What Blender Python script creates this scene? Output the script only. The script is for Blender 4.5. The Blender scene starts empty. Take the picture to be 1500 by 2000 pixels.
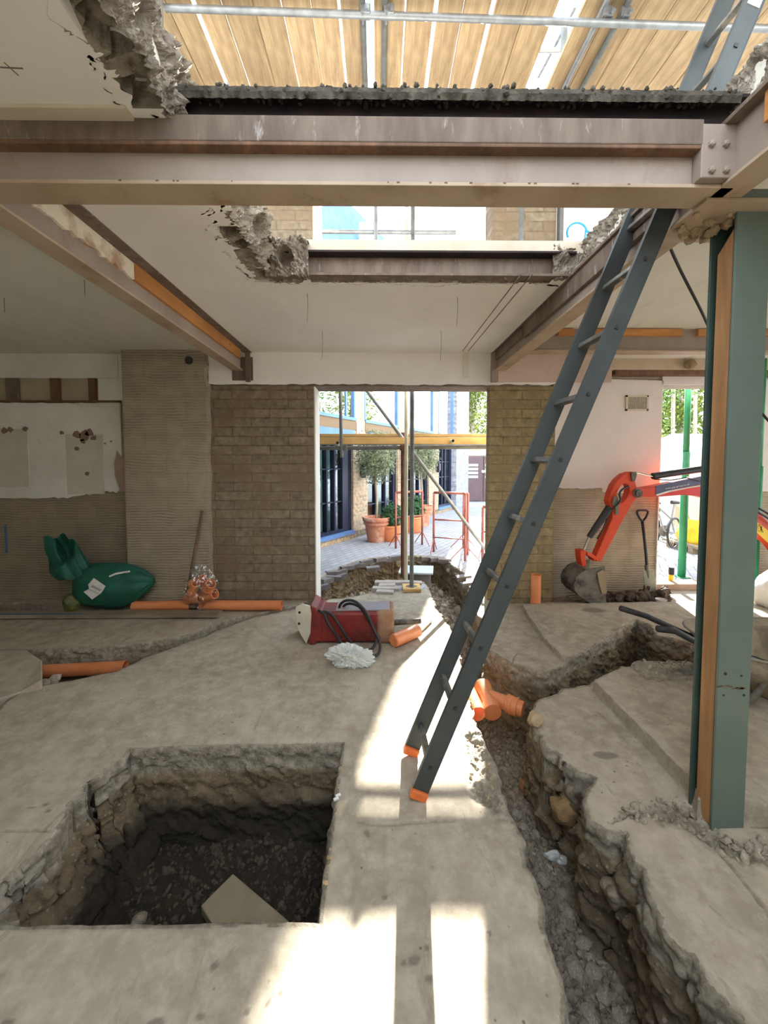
import bpy, bmesh, math, random
import numpy as np
from mathutils import Vector, Matrix, noise as mnoise
random.seed(7)
R = random.random
U = random.uniform
SC = bpy.context.scene
COL = SC.collection

# ------------------------------------------------------------------ camera model
F = 770.0; CX = 750.0; CY = 942.0; H = 1.5
TH = math.atan(37 / 770.0); PS = math.atan(8 / 770.0)
cf = np.array([math.sin(PS) * math.cos(TH), math.cos(PS) * math.cos(TH), -math.sin(TH)])
cr = np.array([math.cos(PS), -math.sin(PS), 0.0]); cu = np.cross(cr, cf)
CAM = np.array([0, 0, H])
def ray(a, b): return cf + cr * (a - CX) / F - cu * (b - CY) / F
def onY(a, b, Y): d = ray(a, b); return CAM + d * (Y / d[1])
def onX(a, b, X): d = ray(a, b); return CAM + d * (X / d[0])
def onZ(a, b, Z=0.0): d = ray(a, b); return CAM + d * ((Z - H) / d[2])
cam_d = bpy.data.cameras.new('camera'); cam = bpy.data.objects.new('camera', cam_d); COL.objects.link(cam)
cam_d.sensor_fit = 'AUTO'; cam_d.sensor_width = 36.0; cam_d.lens = F / 2000 * 36.0; cam_d.shift_y = -58 / 2000.0
cam_d.clip_start = 0.02
m = Matrix(((cr[0], cu[0], -cf[0]), (cr[1], cu[1], -cf[1]), (cr[2], cu[2], -cf[2])))
cam.location = CAM; cam.rotation_euler = m.to_euler()
SC.camera = cam

# ------------------------------------------------------------------ materials
def nd(nt, t, **k):
    n = nt.nodes.new(t)
    for a, b in k.items():
        if a in n.inputs.keys(): n.inputs[a].default_value = b
        else: setattr(n, a, b)
    return n
def c4(c): return (c[0], c[1], c[2], 1.0)
def srgb(h):
    h = h.lstrip('#'); v = [int(h[i:i + 2], 16) / 255 for i in (0, 2, 4)]
    return tuple(x / 12.92 if x <= .04045 else ((x + .055) / 1.055) ** 2.4 for x in v)
MATS = {}
def base(name, rough=.8, metallic=0.0):
    m = bpy.data.materials.new(name); m.use_nodes = True
    nt = m.node_tree; b = nt.nodes['Principled BSDF']
    b.inputs['Roughness'].default_value = rough; b.inputs['Metallic'].default_value = metallic
    tc = nd(nt, 'ShaderNodeTexCoord')
    MATS[name] = m
    return m, nt, b, tc
def mixc(nt, fac, a, b, mode='MIX'):
    n = nt.nodes.new('ShaderNodeMix'); n.data_type = 'RGBA'; n.blend_type = mode
    for s, v in ((n.inputs[0], fac), (n.inputs[6], a), (n.inputs[7], b)):
        if hasattr(v, 'links'): nt.links.new(v, s)
        elif isinstance(v, tuple): s.default_value = c4(v)
        else: s.default_value = v
    return n.outputs[2]
def ramp(nt, src, lo, hi):
    n = nt.nodes.new('ShaderNodeMapRange'); n.inputs[1].default_value = lo; n.inputs[2].default_value = hi
    nt.links.new(src, n.inputs[0]); return n.outputs[0]
def noi(nt, co, scale, detail=5, rough=.6, dist=0.0):
    n = nd(nt, 'ShaderNodeTexNoise'); n.inputs['Scale'].default_value = scale
    n.inputs['Detail'].default_value = detail; n.inputs['Roughness'].default_value = rough; n.inputs['Distortion'].default_value = dist
    nt.links.new(co, n.inputs['Vector']); return n.outputs['Fac']
def mapping(nt, co, scale=(1, 1, 1), rot=(0, 0, 0), loc=(0, 0, 0)):
    n = nd(nt, 'ShaderNodeMapping'); n.inputs['Scale'].default_value = scale; n.inputs['Rotation'].default_value = rot; n.inputs['Location'].default_value = loc
    nt.links.new(co, n.inputs['Vector']); return n.outputs[0]
def bump(nt, b, h, strength, dist=.01):
    n = nd(nt, 'ShaderNodeBump'); n.inputs['Strength'].default_value = strength; n.inputs['Distance'].default_value = dist
    nt.links.new(h, n.inputs['Height']); nt.links.new(n.outputs[0], b.inputs['Normal'])
def mat(name, c1, c2=None, scale=6, rough=.75, metallic=0.0, bmp=.15, bscale=None, stretch=(1, 1, 1), c3=None, s3=2.0, t3=(.5, .62), contrast=(.35, .65)):
    if name in MATS: return MATS[name]
    m, nt, b, tc = base(name, rough, metallic)
    co = mapping(nt, tc.outputs['Object'], stretch)
    n1 = noi(nt, co, scale)
    col = mixc(nt, ramp(nt, n1, *contrast), c1, c2 or tuple(x * .7 for x in c1))
    if c3 is not None:
        n3 = noi(nt, co, s3, 8, .7, .3)
        col = mixc(nt, ramp(nt, n3, *t3), col, c3)
    nt.links.new(col, b.inputs['Base Color'])
    if bmp: bump(nt, b, noi(nt, co, bscale or scale * 5, 6), bmp)
    return m
def wood(name, c1, c2, axis=1, scale=8):
    m, nt, b, tc = base(name, .8)
    s = [scale, scale, scale]; s[axis] = .6
    co = mapping(nt, tc.outputs['Object'], tuple(s))
    n = noi(nt, co, 3.0, 6, .6, .6)
    n2 = noi(nt, tc.outputs['Object'], 2.5, 4, .6)
    info = nd(nt, 'ShaderNodeObjectInfo')
    col = mixc(nt, ramp(nt, n, .35, .65), c1, c2)
    col = mixc(nt, ramp(nt, n2, .4, .8), col, tuple(x * .8 for x in c2))
    hsv = nd(nt, 'ShaderNodeHueSaturation'); nt.links.new(col, hsv.inputs['Color'])
    nt.links.new(ramp(nt, info.outputs['Random'], -.6, 1.2), hsv.inputs['Value'])
    hsv2 = ramp(nt, info.outputs['Random'], 0, 1)
    mr = nt.nodes.new('ShaderNodeMapRange'); nt.links.new(info.outputs['Random'], mr.inputs[0]); mr.inputs[3].default_value = .82; mr.inputs[4].default_value = 1.1
    nt.links.new(mr.outputs[0], hsv.inputs['Value'])
    v = nd(nt, 'ShaderNodeTexVoronoi'); v.inputs['Scale'].default_value = 3.2; s2 = [1, 1, 1]; s2[axis] = .55
    nt.links.new(mapping(nt, tc.outputs['Object'], tuple(s2)), v.inputs['Vector'])
    k = mixc(nt, ramp(nt, v.outputs['Distance'], .055, .02), hsv.outputs[0], tuple(x * .35 for x in c2))
    g = noi(nt, mapping(nt, tc.outputs['Object'], tuple(2.2 if i != axis else .5 for i in range(3))), 2.0, 7, .7)
    k = mixc(nt, ramp(nt, g, .52, .75), k, tuple(x * .5 for x in c2))
    nt.links.new(k, b.inputs['Base Color'])
    bump(nt, b, n, .2, .004)
    return m
def brick(name, ca, cb, cm, bw, bh, mort=.012, plane='xz', rot=0, rough=.9, bmp=.5, scuff=None, off=(0, 0, 0)):
    m, nt, b, tc = base(name, rough)
    sep = nd(nt, 'ShaderNodeSeparateXYZ'); nt.links.new(tc.outputs['Object'], sep.inputs[0])
    cmb = nd(nt, 'ShaderNodeCombineXYZ')
    ax = {'x': 0, 'y': 1, 'z': 2}
    nt.links.new(sep.outputs[ax[plane[0]]], cmb.inputs[0]); nt.links.new(sep.outputs[ax[plane[1]]], cmb.inputs[1])
    co = mapping(nt, cmb.outputs[0], (1, 1, 1), (0, 0, rot), off)
    wob = nd(nt, 'ShaderNodeTexNoise'); wob.inputs['Scale'].default_value = 9; nt.links.new(co, wob.inputs['Vector'])
    va = nd(nt, 'ShaderNodeVectorMath', operation='MULTIPLY_ADD'); nt.links.new(wob.outputs['Color'], va.inputs[0])
    va.inputs[1].default_value = (.012, .012, 0); nt.links.new(co, va.inputs[2])
    t = nd(nt, 'ShaderNodeTexBrick'); nt.links.new(va.outputs[0], t.inputs['Vector'])
    t.inputs['Scale'].default_value = 1; t.inputs['Brick Width'].default_value = bw; t.inputs['Row Height'].default_value = bh
    t.inputs['Mortar Size'].default_value = mort; t.inputs['Mortar Smooth'].default_value = .5
    t.inputs['Color1'].default_value = c4(ca); t.inputs['Color2'].default_value = c4(cb); t.inputs['Mortar'].default_value = c4(cm)
    n = noi(nt, tc.outputs['Object'], 14, 6)
    col = mixc(nt, .75, t.outputs['Color'], mixc(nt, ramp(nt, n, .3, .7), (.35, .35, .35), (1.25, 1.25, 1.25)), 'MULTIPLY')
    if scuff:
        col = mixc(nt, ramp(nt, noi(nt, tc.outputs['Object'], 3.0, 8, .7), .46, .62), col, scuff)
    nt.links.new(col, b.inputs['Base Color'])
    h = mixc(nt, .35, t.outputs['Fac'], n)
    inv = nd(nt, 'ShaderNodeMath', operation='SUBTRACT'); inv.inputs[0].default_value = 1.0; nt.links.new(h, inv.inputs[1])
    bump(nt, b, inv.outputs[0], bmp, .012)
    return m
def ribbed(name, c1, c2, sc=1.0):
    m, nt, b, tc = base(name, .9)
    co = tc.outputs['Object']
    n0 = nd(nt, 'ShaderNodeTexNoise'); n0.inputs['Scale'].default_value = 3.5; nt.links.new(co, n0.inputs['Vector'])
    va = nd(nt, 'ShaderNodeVectorMath', operation='MULTIPLY_ADD'); nt.links.new(n0.outputs['Color'], va.inputs[0]); va.inputs[1].default_value = (0, 0, .05); nt.links.new(co, va.inputs[2])
    w = nd(nt, 'ShaderNodeTexWave', bands_direction='Z'); w.inputs['Scale'].default_value = 11 * sc; w.inputs['Distortion'].default_value = 1.2
    w.inputs['Detail'].default_value = 2; w.inputs['Detail Scale'].default_value = 2.5
    nt.links.new(va.outputs[0], w.inputs['Vector'])
    # courses of blocks ghosting through
    sep = nd(nt, 'ShaderNodeSeparateXYZ'); nt.links.new(co, sep.inputs[0]); cmb = nd(nt, 'ShaderNodeCombineXYZ')
    nt.links.new(sep.outputs[0], cmb.inputs[0]); nt.links.new(sep.outputs[2], cmb.inputs[1])
    t = nd(nt, 'ShaderNodeTexBrick'); nt.links.new(cmb.outputs[0], t.inputs['Vector']); t.inputs['Scale'].default_value = 1
    t.inputs['Brick Width'].default_value = .43; t.inputs['Row Height'].default_value = .2; t.inputs['Mortar Size'].default_value = .012; t.inputs['Mortar Smooth'].default_value = 1
    n1 = noi(nt, co, 2.2, 7, .65)
    amp = ramp(nt, noi(nt, co, 5.0, 3), .3, .6)
    wf = nd(nt, 'ShaderNodeMath', operation='MULTIPLY'); nt.links.new(w.outputs['Fac'], wf.inputs[0]); nt.links.new(amp, wf.inputs[1])
    col = mixc(nt, ramp(nt, n1, .3, .7), c1, c2)
    col = mixc(nt, wf.outputs[0], col, tuple(x * .62 for x in c1))
    tf = nd(nt, 'ShaderNodeMath', operation='MULTIPLY'); nt.links.new(t.outputs['Fac'], tf.inputs[0]); tf.inputs[1].default_value = .35
    col = mixc(nt, tf.outputs[0], col, tuple(x * .7 for x in c2))
    nt.links.new(col, b.inputs['Base Color'])
    inv = nd(nt, 'ShaderNodeMath', operation='SUBTRACT'); inv.inputs[0].default_value = 1.0; nt.links.new(wf.outputs[0], inv.inputs[1])
    bump(nt, b, inv.outputs[0], .5, .01)
    return m
def glassy(name, tint=(.9, .95, 1), trans=.6, rough=.03):
    m = bpy.data.materials.new(name); m.use_nodes = True; nt = m.node_tree; nt.nodes.clear()
    o = nd(nt, 'ShaderNodeOutputMaterial'); t = nd(nt, 'ShaderNodeBsdfTransparent'); t.inputs[0].default_value = c4(tint)
    g = nd(nt, 'ShaderNodeBsdfGlossy'); g.inputs['Roughness'].default_value = rough; g.inputs[0].default_value = (.95, .98, 1, 1)
    mx = nd(nt, 'ShaderNodeMixShader'); mx.inputs[0].default_value = 1 - trans
    n = noi(nt, nd(nt, 'ShaderNodeTexCoord').outputs['Object'], 1.5, 2)
    bp = nd(nt, 'ShaderNodeBump'); bp.inputs['Strength'].default_value = .03; nt.links.new(n, bp.inputs['Height']); nt.links.new(bp.outputs[0], g.inputs['Normal'])
    nt.links.new(t.outputs[0], mx.inputs[1]); nt.links.new(g.outputs[0], mx.inputs[2]); nt.links.new(mx.outputs[0], o.inputs[0])
    MATS[name] = m; return m
def leafmat(name, c1, c2, trl=.35):
    m = bpy.data.materials.new(name); m.use_nodes = True; nt = m.node_tree; nt.nodes.clear()
    o = nd(nt, 'ShaderNodeOutputMaterial'); tc = nd(nt, 'ShaderNodeTexCoord')
    col = mixc(nt, ramp(nt, noi(nt, tc.outputs['Object'], 6, 3), .35, .65), c1, c2)
    d = nd(nt, 'ShaderNodeBsdfDiffuse'); t = nd(nt, 'ShaderNodeBsdfTranslucent'); mx = nd(nt, 'ShaderNodeMixShader'); mx.inputs[0].default_value = trl
    nt.links.new(col, d.inputs[0]); nt.links.new(col, t.inputs[0]); nt.links.new(d.outputs[0], mx.inputs[1]); nt.links.new(t.outputs[0], mx.inputs[2]); nt.links.new(mx.outputs[0], o.inputs[0])
    MATS[name] = m; return m

CONC = (.47, .435, .385)
M_white = mat('white_plaster', (.80, .79, .74), (.66, .64, .58), 1.6, .9, bmp=.12, bscale=20, c3=(.52, .49, .42), s3=3.5, t3=(.58, .75))
M_white2 = mat('pale_plaster', (.88, .86, .84), (.78, .76, .73), 1.3, .9, bmp=.08, bscale=20)
M_ceil = mat('ceiling_plaster', (.74, .73, .66), (.64, .62, .54), 1.2, .9, bmp=.15, bscale=14, stretch=(1, .35, 1), c3=(.50, .47, .39), s3=2.2, t3=(.55, .75))
M_ceil2 = mat('ceiling_plaster_clean', (.80, .78, .73), (.72, .70, .65), 1.2, .9, bmp=.1, bscale=14, c3=(.62, .58, .51), s3=2.0, t3=(.6, .8))
M_bconc = mat('broken_concrete', (.34, .30, .24), (.17, .14, .10), 18, .95, bmp=1.0, bscale=110, c3=(.55, .50, .43), s3=9, t3=(.56, .64))
M_steel = mat('pink_primer_steel', (.35, .285, .24), (.27, .215, .175), 2.5, .6, bmp=.15, c3=(.22, .15, .11), s3=3.5, t3=(.57, .74), stretch=(1, 1, .6))
M_steel2 = mat('buff_painted_soffit', (.46, .36, .26), (.36, .26, .17), 2, .6, bmp=.15, c3=(.24, .15, .085), s3=4, t3=(.56, .72))
M_steel3 = mat('grey_brown_timber_paint', (.19, .145, .11), (.115, .08, .058), 4, .75, stretch=(3, 3, .7), bmp=.25, c3=(.38, .34, .31), s3=7, t3=(.6, .7))
M_rust = mat('rusty_black_steel', (.012, .009, .012), (.035, .02, .018), 8, .85, bmp=.4)
M_moss = mat('mossy_debris', (.035, .03, .022), (.11, .095, .07), 18, .95, bmp=1.0, bscale=50)
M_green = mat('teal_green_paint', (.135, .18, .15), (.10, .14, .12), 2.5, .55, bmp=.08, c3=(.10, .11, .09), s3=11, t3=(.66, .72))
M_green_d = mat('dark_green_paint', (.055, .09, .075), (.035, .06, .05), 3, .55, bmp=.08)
M_galv = mat('galvanised_tube', (.33, .35, .36), (.22, .23, .24), 9, .42, .55, bmp=.08)
M_galvd = mat('dull_tube', (.19, .20, .19), (.12, .12, .11), 9, .55, .4, bmp=.1)
M_rtube = mat('rusty_tube', (.20, .09, .05), (.10, .045, .03), 12, .7, .2, bmp=.2)
M_ctube = mat('cream_tube', (.60, .58, .45), (.48, .45, .33), 9, .5, .1, bmp=.1)
M_alu = mat('ladder_alloy', (.062, .074, .074), (.045, .055, .056), 5, .5, .15, bmp=.04)
M_alu2 = mat('rung_alloy', (.15, .152, .142), (.10, .103, .097), 8, .45, .3, bmp=.05, c3=(.30, .27, .22), s3=12)
M_orp = mat('orange_plastic', (.80, .20, .05), (.65, .14, .04), 8, .45, bmp=.02)
M_terra = mat('terracotta_pvc', (.80, .30, .13), (.66, .22, .08), 4, .35, bmp=.03)
M_pot = mat('terracotta', (.62, .27, .17), (.50, .20, .12), 5, .8, bmp=.1, c3=(.72, .50, .40), s3=4)
M_digr = mat('orange_red_paint', (.72, .065, .012), (.60, .045, .010), 3, .45, bmp=.03)
M_digd = mat('dirty_steel', (.13, .12, .10), (.22, .20, .165), 7, .7, .2, bmp=.4, c3=(.06, .055, .05), s3=6)
M_blk = mat('black_rubber', (.018, .018, .020), (.03, .03, .032), 6, .5, bmp=.05)
M_chr = mat('chrome', (.75, .75, .76), (.6, .6, .6), 6, .15, .9, bmp=0)
M_navy = mat('navy_decal', (.09, .09, .20), (.07, .07, .16), 6, .4, bmp=0)
M_crimson = mat('crimson_decal', (.72, .03, .03), (.62, .02, .02), 6, .4, bmp=0)
M_yel = mat('yellow_plastic', (.85, .60, .02), (.75, .48, .02), 6, .5, bmp=.05)
M_red = mat('worn_red_paint', (.24, .020, .018), (.12, .014, .013), 5, .5, bmp=.25, c3=(.10, .06, .045), s3=7, t3=(.56, .66))
M_dusty = mat('dusty_brown_paint', (.36, .22, .13), (.22, .10, .07), 9, .85, bmp=.4)
M_cream = mat('chipped_white_paint', (.62, .58, .48), (.50, .45, .35), 6, .6, bmp=.2, c3=(.12, .10, .08), s3=9, t3=(.58, .66))
M_sack = mat('green_woven_sack', (.012, .13, .085), (.006, .075, .05), 5, .65, bmp=.5, bscale=40)
M_paper = mat('white_paper', (.80, .78, .74), (.72, .70, .66), 5, .7, bmp=.05)
M_ink = mat('dark_ink', (.04, .04, .04), None, 5, .7, bmp=0)
M_soil = mat('dark_soil', (.06, .042, .028), (.12, .088, .06), 16, .95, bmp=1.0, bscale=45)
M_rock = mat('rubble_stone', (.36, .31, .24), (.23, .19, .14), 9, .95, bmp=.5, c3=(.46, .41, .33), s3=5)
M_grav = mat('grey_brown_gravel', (.27, .225, .165), (.15, .12, .09), 30, .95, bmp=.3, c3=(.40, .36, .29), s3=14, t3=(.6, .66))
M_rockb = mat('buff_stone', (.50, .38, .24), (.40, .29, .17), 9, .95, bmp=.5)
M_rockr = mat('red_stone', (.36, .17, .08), (.26, .12, .06), 9, .95, bmp=.5)
M_slabp = mat('grey_slab', (.34, .285, .19), (.26, .215, .14), 6, .9, bmp=.3)
M_pinkpl = mat('pink_backing_plaster', (.40, .29, .24), (.33, .23, .18), 5, .9, bmp=.3)
M_bluep = mat('blue_marking', (.05, .45, .85), None, 5, .8, bmp=0)
M_bluelt = mat('blue_grey_metal', (.15, .30, .62), (.12, .24, .5), 4, .45, .2, bmp=.03)
M_bluesl = mat('blue_slate', (.12, .25, .55), (.07, .16, .42), 5, .5, bmp=.1)
M_dark = mat('dark_frame', (.012, .018, .05), (.02, .025, .06), 4, .4, .2, bmp=0)
M_curt = mat('pale_curtain', (.34, .46, .44), (.24, .36, .34), 8, .9, bmp=.1, stretch=(3, 3, .05))
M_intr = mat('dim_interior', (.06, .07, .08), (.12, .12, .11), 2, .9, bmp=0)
M_brnd = mat('brown_door_paint', (.13, .085, .10), (.11, .07, .085), 3, .5, bmp=.03)
M_oran = mat('red_oxide_tube', (.42, .15, .12), (.30, .10, .08), 8, .6, .2, bmp=.1)
M_gpost = mat('green_post_paint', (.03, .30, .13), (.02, .22, .09), 5, .5, bmp=.05)
M_mhole = mat('grey_plastic', (.16, .16, .16), (.10, .10, .10), 5, .55, bmp=.05)
M_lid = mat('pale_blue_lid', (.55, .68, .85), (.48, .60, .76), 4, .4, bmp=.03)
M_bark = mat('pale_bark', (.40, .37, .31), (.28, .25, .20), 9, .9, bmp=.4)
M_sheet = mat('white_sheeting', (.86, .86, .84), (.8, .8, .78), 3, .6, bmp=.1)
M_wood_o = wood('orange_timber', (.62, .29, .09), (.48, .20, .05), 1)
M_wood_oz = wood('orange_timber_upright', (.42, .23, .10), (.29, .145, .055), 2)
M_wood_ox = wood('orange_timber_cross', (.66, .32, .10), (.52, .22, .06), 0)
M_wood_b = wood('scaffold_board_timber', (.60, .44, .255), (.36, .24, .13), 1)
M_wood_bx = wood('yellow_board_timber', (.76, .52, .22), (.62, .40, .15), 0)
M_wood_d = wood('dark_weathered_timber', (.24, .13, .07), (.13, .07, .04), 2)
M_wood_g = wood('grey_weathered_timber', (.34, .28, .20), (.25, .20, .14), 0)
M_brk = brick('grey_buff_brick', (.30, .245, .17), (.215, .175, .12), (.185, .13, .08), .40, .0985, .009, scuff=(.20, .145, .09), off=(.1, .02, 0))
M_brkr = brick('yellow_buff_brick', (.36, .28, .15), (.28, .22, .115), (.22, .16, .085), .40, .0985, .008, scuff=(.25, .185, .10), off=(.2, .02, 0))
M_brko = brick('cream_facade_brick', (.62, .47, .30), (.45, .36, .27), (.60, .53, .42), .22, .072, .008, off=(0, 0, 0))
M_brkg = brick('grey_facade_brick', (.34, .38, .47), (.42, .46, .54), (.5, .53, .58), .22, .072, .008)
M_pave = brick('grey_block_paving', (.36, .37, .40), (.27, .28, .31), (.14, .14, .15), .21, .105, .008, plane='xy', rot=-.55, bmp=.5)
M_paveb = mat('paver_block', (.20, .19, .19), (.13, .12, .12), 8, .85, bmp=.3)
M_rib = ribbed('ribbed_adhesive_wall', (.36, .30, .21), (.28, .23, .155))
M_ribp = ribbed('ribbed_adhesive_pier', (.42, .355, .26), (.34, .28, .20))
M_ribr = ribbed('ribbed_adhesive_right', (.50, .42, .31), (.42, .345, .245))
M_glass = glassy('window_glass', (.75, .85, .85), .87)
M_mirror = glassy('sky_reflecting_glass', (.5, .55, .6), .12, .02)
M_poly = glassy('clear_polythene', (.95, .96, .95), .86, .2)
def cloudy(name):
    m = bpy.data.materials.new(name); m.use_nodes = True; nt = m.node_tree; nt.nodes.clear()
    o = nd(nt, 'ShaderNodeOutputMaterial'); t = nd(nt, 'ShaderNodeBsdfTransparent'); d = nd(nt, 'ShaderNodeBsdfDiffuse'); d.inputs[0].default_value = (.80, .84, .80, 1)
    g = nd(nt, 'ShaderNodeBsdfGlossy'); g.inputs['Roughness'].default_value = .25
    m1 = nd(nt, 'ShaderNodeMixShader'); m1.inputs[0].default_value = .12; nt.links.new(d.outputs[0], m1.inputs[1]); nt.links.new(g.outputs[0], m1.inputs[2])
    m2 = nd(nt, 'ShaderNodeMixShader'); m2.inputs[0].default_value = .6; nt.links.new(t.outputs[0], m2.inputs[1]); nt.links.new(m1.outputs[0], m2.inputs[2]); nt.links.new(m2.outputs[0], o.inputs[0])
    return m
M_polyw = cloudy('cloudy_polythene')
M_leafo = leafmat('olive_leaves', (.22, .27, .17), (.34, .39, .27))
M_leafg = leafmat('sunlit_leaves', (.20, .24, .05), (.06, .10, .03), .45)
M_leafd = leafmat('dark_hedge_leaves', (.045, .09, .03), (.12, .20, .07), .3)
M_leafs = leafmat('shrub_leaves', (.05, .13, .07), (.10, .20, .10))

# cladding with vertical boards
def clad(name, c1, c2):
    m, nt, b, tc = base(name, .8)
    w = nd(nt, 'ShaderNodeTexBrick'); sep = nd(nt, 'ShaderNodeSeparateXYZ'); nt.links.new(tc.outputs['Object'], sep.inputs[0])
    cmb = nd(nt, 'ShaderNodeCombineXYZ'); nt.links.new(sep.outputs[0], cmb.inputs[0])
    nt.links.new(cmb.outputs[0], w.inputs['Vector'])
    w.offset = 0; w.inputs['Scale'].default_value = 1; w.inputs['Brick Width'].default_value = .09; w.inputs['Row Height'].default_value = 50; w.inputs['Mortar Size'].default_value = .006
    w.inputs['Color1'].default_value = c4(c1); w.inputs['Color2'].default_value = c4(c2); w.inputs['Mortar'].default_value = c4(tuple(x * .4 for x in c2))
    nt.links.new(w.outputs['Color'], b.inputs['Base Color']); return m
M_clad = clad('vertical_timber_cladding', (.74, .58, .38), (.56, .40, .24))

# ------------------------------------------------------------------ object helpers
WO = {}
def tag(o, label=None, cat=None, group=None, kind=None):
    if label: o['label'] = label
    if cat: o['category'] = cat
    if group: o['group'] = group
    if kind: o['kind'] = kind
    return o
def thing(name, loc, label, cat, group=None):
    o = bpy.data.objects.new(name, None); o.empty_display_size = .1
    COL.objects.link(o); o.location = loc; WO[o] = np.array(loc, float)
    return tag(o, label, cat, group)
class MB:
    def __init__(s): s.v = []; s.f = []
    def add(s, vs, fs):
        k = len(s.v); s.v += [tuple(map(float, p)) for p in vs]; s.f += [tuple(i + k for i in f) for f in fs]; return s
    def box(s, x0, x1, y0, y1, z0, z1):
        v = [(x, y, z) for z in (z0, z1) for y in (y0, y1) for x in (x0, x1)]
        return s.add(v, [(0, 2, 3, 1), (4, 5, 7, 6), (0, 1, 5, 4), (2, 6, 7, 3), (0, 4, 6, 2), (1, 3, 7, 5)])
    def obox(s, c, ax, ay, az):  # centre + half axes
        c, ax, ay, az = map(lambda q: np.array(q, float), (c, ax, ay, az))
        v = [c + i * ax + j * ay + k * az for k in (-1, 1) for j in (-1, 1) for i in (-1, 1)]
        return s.add(v, [(0, 2, 3, 1), (4, 5, 7, 6), (0, 1, 5, 4), (2, 6, 7, 3), (0, 4, 6, 2), (1, 3, 7, 5)])
    def bar(s, p, q, w, h, up=(0, 0, 1)):
        p, q, up = (np.array(t, float) for t in (p, q, up)); d = q - p; L = np.linalg.norm(d); d /= L
        a = np.cross(d, up); a /= np.linalg.norm(a); b = np.cross(a, d)
        return s.obox((p + q) / 2, d * L / 2, a * w / 2, b * h / 2)
    def tube(s, pts, r, n=10, cap=True, taper=None, closed=False):
        P = [np.array(p, float) for p in pts]; N = len(P); vs = []; fs = []
        ref = None
        for i, p in enumerate(P):
            a = P[(i - 1) % N] if (i > 0 or closed) else p; b = P[(i + 1) % N] if (i < N - 1 or closed) else p
            d = b - a; d = d / (np.linalg.norm(d) + 1e-9)
            if ref is None:
                ref = np.cross(d, (0, 0, 1)) if abs(d[2]) < .9 else np.cross(d, (1, 0, 0))
            ref = ref - d * (ref @ d); ref /= np.linalg.norm(ref); e = np.cross(d, ref)
            rr = r if taper is None else r * taper[i]
            if isinstance(r, (list, tuple)): rr = r[i]
            for k in range(n):
                t = 2 * math.pi * k / n; vs.append(p + rr * (math.cos(t) * ref + math.sin(t) * e))
        for i in range(N - (0 if closed else 1)):
            j = (i + 1) % N
            for k in range(n):
                l = (k + 1) % n; fs.append((i * n + k, i * n + l, j * n + l, j * n + k))
        if cap and not closed: fs.append(tuple(range(n))[::-1]); fs.append(tuple((N - 1) * n + k for k in range(n)))
        return s.add(vs, fs)
    def pipe(s, p, q, r, t=.004, n=20):  # hollow
        p = np.array(p, float); q = np.array(q, float)
        d = (q - p) / np.linalg.norm(q - p)
        return s.tube([p, q, q, p + d * 1e-5 * 0, p], [r, r, r - t, r - t, r], n, cap=False) if False else s._pipe(p, q, r, t, n)
    def _pipe(s, p, q, r, t, n):
        d = q - p; d /= np.linalg.norm(d)
        a = np.cross(d, (0, 0, 1)) if abs(d[2]) < .9 else np.cross(d, (1, 0, 0)); a /= np.linalg.norm(a); e = np.cross(d, a)
        vs = []
        for c, rr in ((p, r), (q, r), (q, r - t), (p, r - t)):
            for k in range(n):
                th = 2 * math.pi * k / n; vs.append(c + rr * (math.cos(th) * a + math.sin(th) * e))
        fs = []
        for i in range(4):
            j = (i + 1) % 4
            for k in range(n):
                l = (k + 1) % n; fs.append((i * n + k, i * n + l, j * n + l, j * n + k))
        return s.add(vs, fs)
    def lathe(s, c, prof, n=28, ax=(0, 0, 1)):
        c = np.array(c, float); ax = np.array(ax, float); ax /= np.linalg.norm(ax)
        a = np.cross(ax, (0, 1, 0)) if abs(ax[1]) < .9 else np.cross(ax, (1, 0, 0)); a /= np.linalg.norm(a); e = np.cross(ax, a)
        vs = []; N = len(prof)
        for r, h in prof:
            for k in range(n):
                t = 2 * math.pi * k / n; vs.append(c + ax * h + r * (math.cos(t) * a + math.sin(t) * e))
        fs = [(i * n + k, i * n + (k + 1) % n, (i + 1) * n + (k + 1) % n, (i + 1) * n + k) for i in range(N - 1) for k in range(n)]
        return s.add(vs, fs)
    def prism(s, pts, ext):  # planar outline (3D points) extruded by vector; handles concave by ngon
        ext = np.array(ext, float); n = len(pts); P = [np.array(p, float) for p in pts]
        vs = P + [p + ext for p in P]
        fs = [tuple(range(n))[::-1], tuple(range(n, 2 * n))] + [(i, (i + 1) % n, n + (i + 1) % n, n + i) for i in range(n)]
        return s.add(vs, fs)
    def rock(s, c, r, sub=1, sq=(1, 1, 1), rot=None, seed=None):
        bm = bmesh.new(); bmesh.ops.create_icosphere(bm, subdivisions=sub, radius=1)
        off = Vector((U(-50, 50), U(-50, 50), U(-50, 50)))
        a, b_, cc = U(0, 6.3), U(0, 6.3), U(0, 6.3)
        M = Matrix.Rotation(a, 3, 'X') @ Matrix.Rotation(b_, 3, 'Y') @ Matrix.Rotation(cc, 3, 'Z')
        vs = []
        for v in bm.verts:
            k = 1 + .45 * mnoise.noise(v.co * 1.3 + off)
            p = v.co * k
            p = Vector((p.x * sq[0], p.y * sq[1], p.z * sq[2])); p = M @ p if rot is None else p
            vs.append((c[0] + p.x * r, c[1] + p.y * r, c[2] + p.z * r))
        fs = [tuple(v.index for v in f.verts) for f in bm.faces]; bm.free()
        return s.add(vs, fs)
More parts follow.
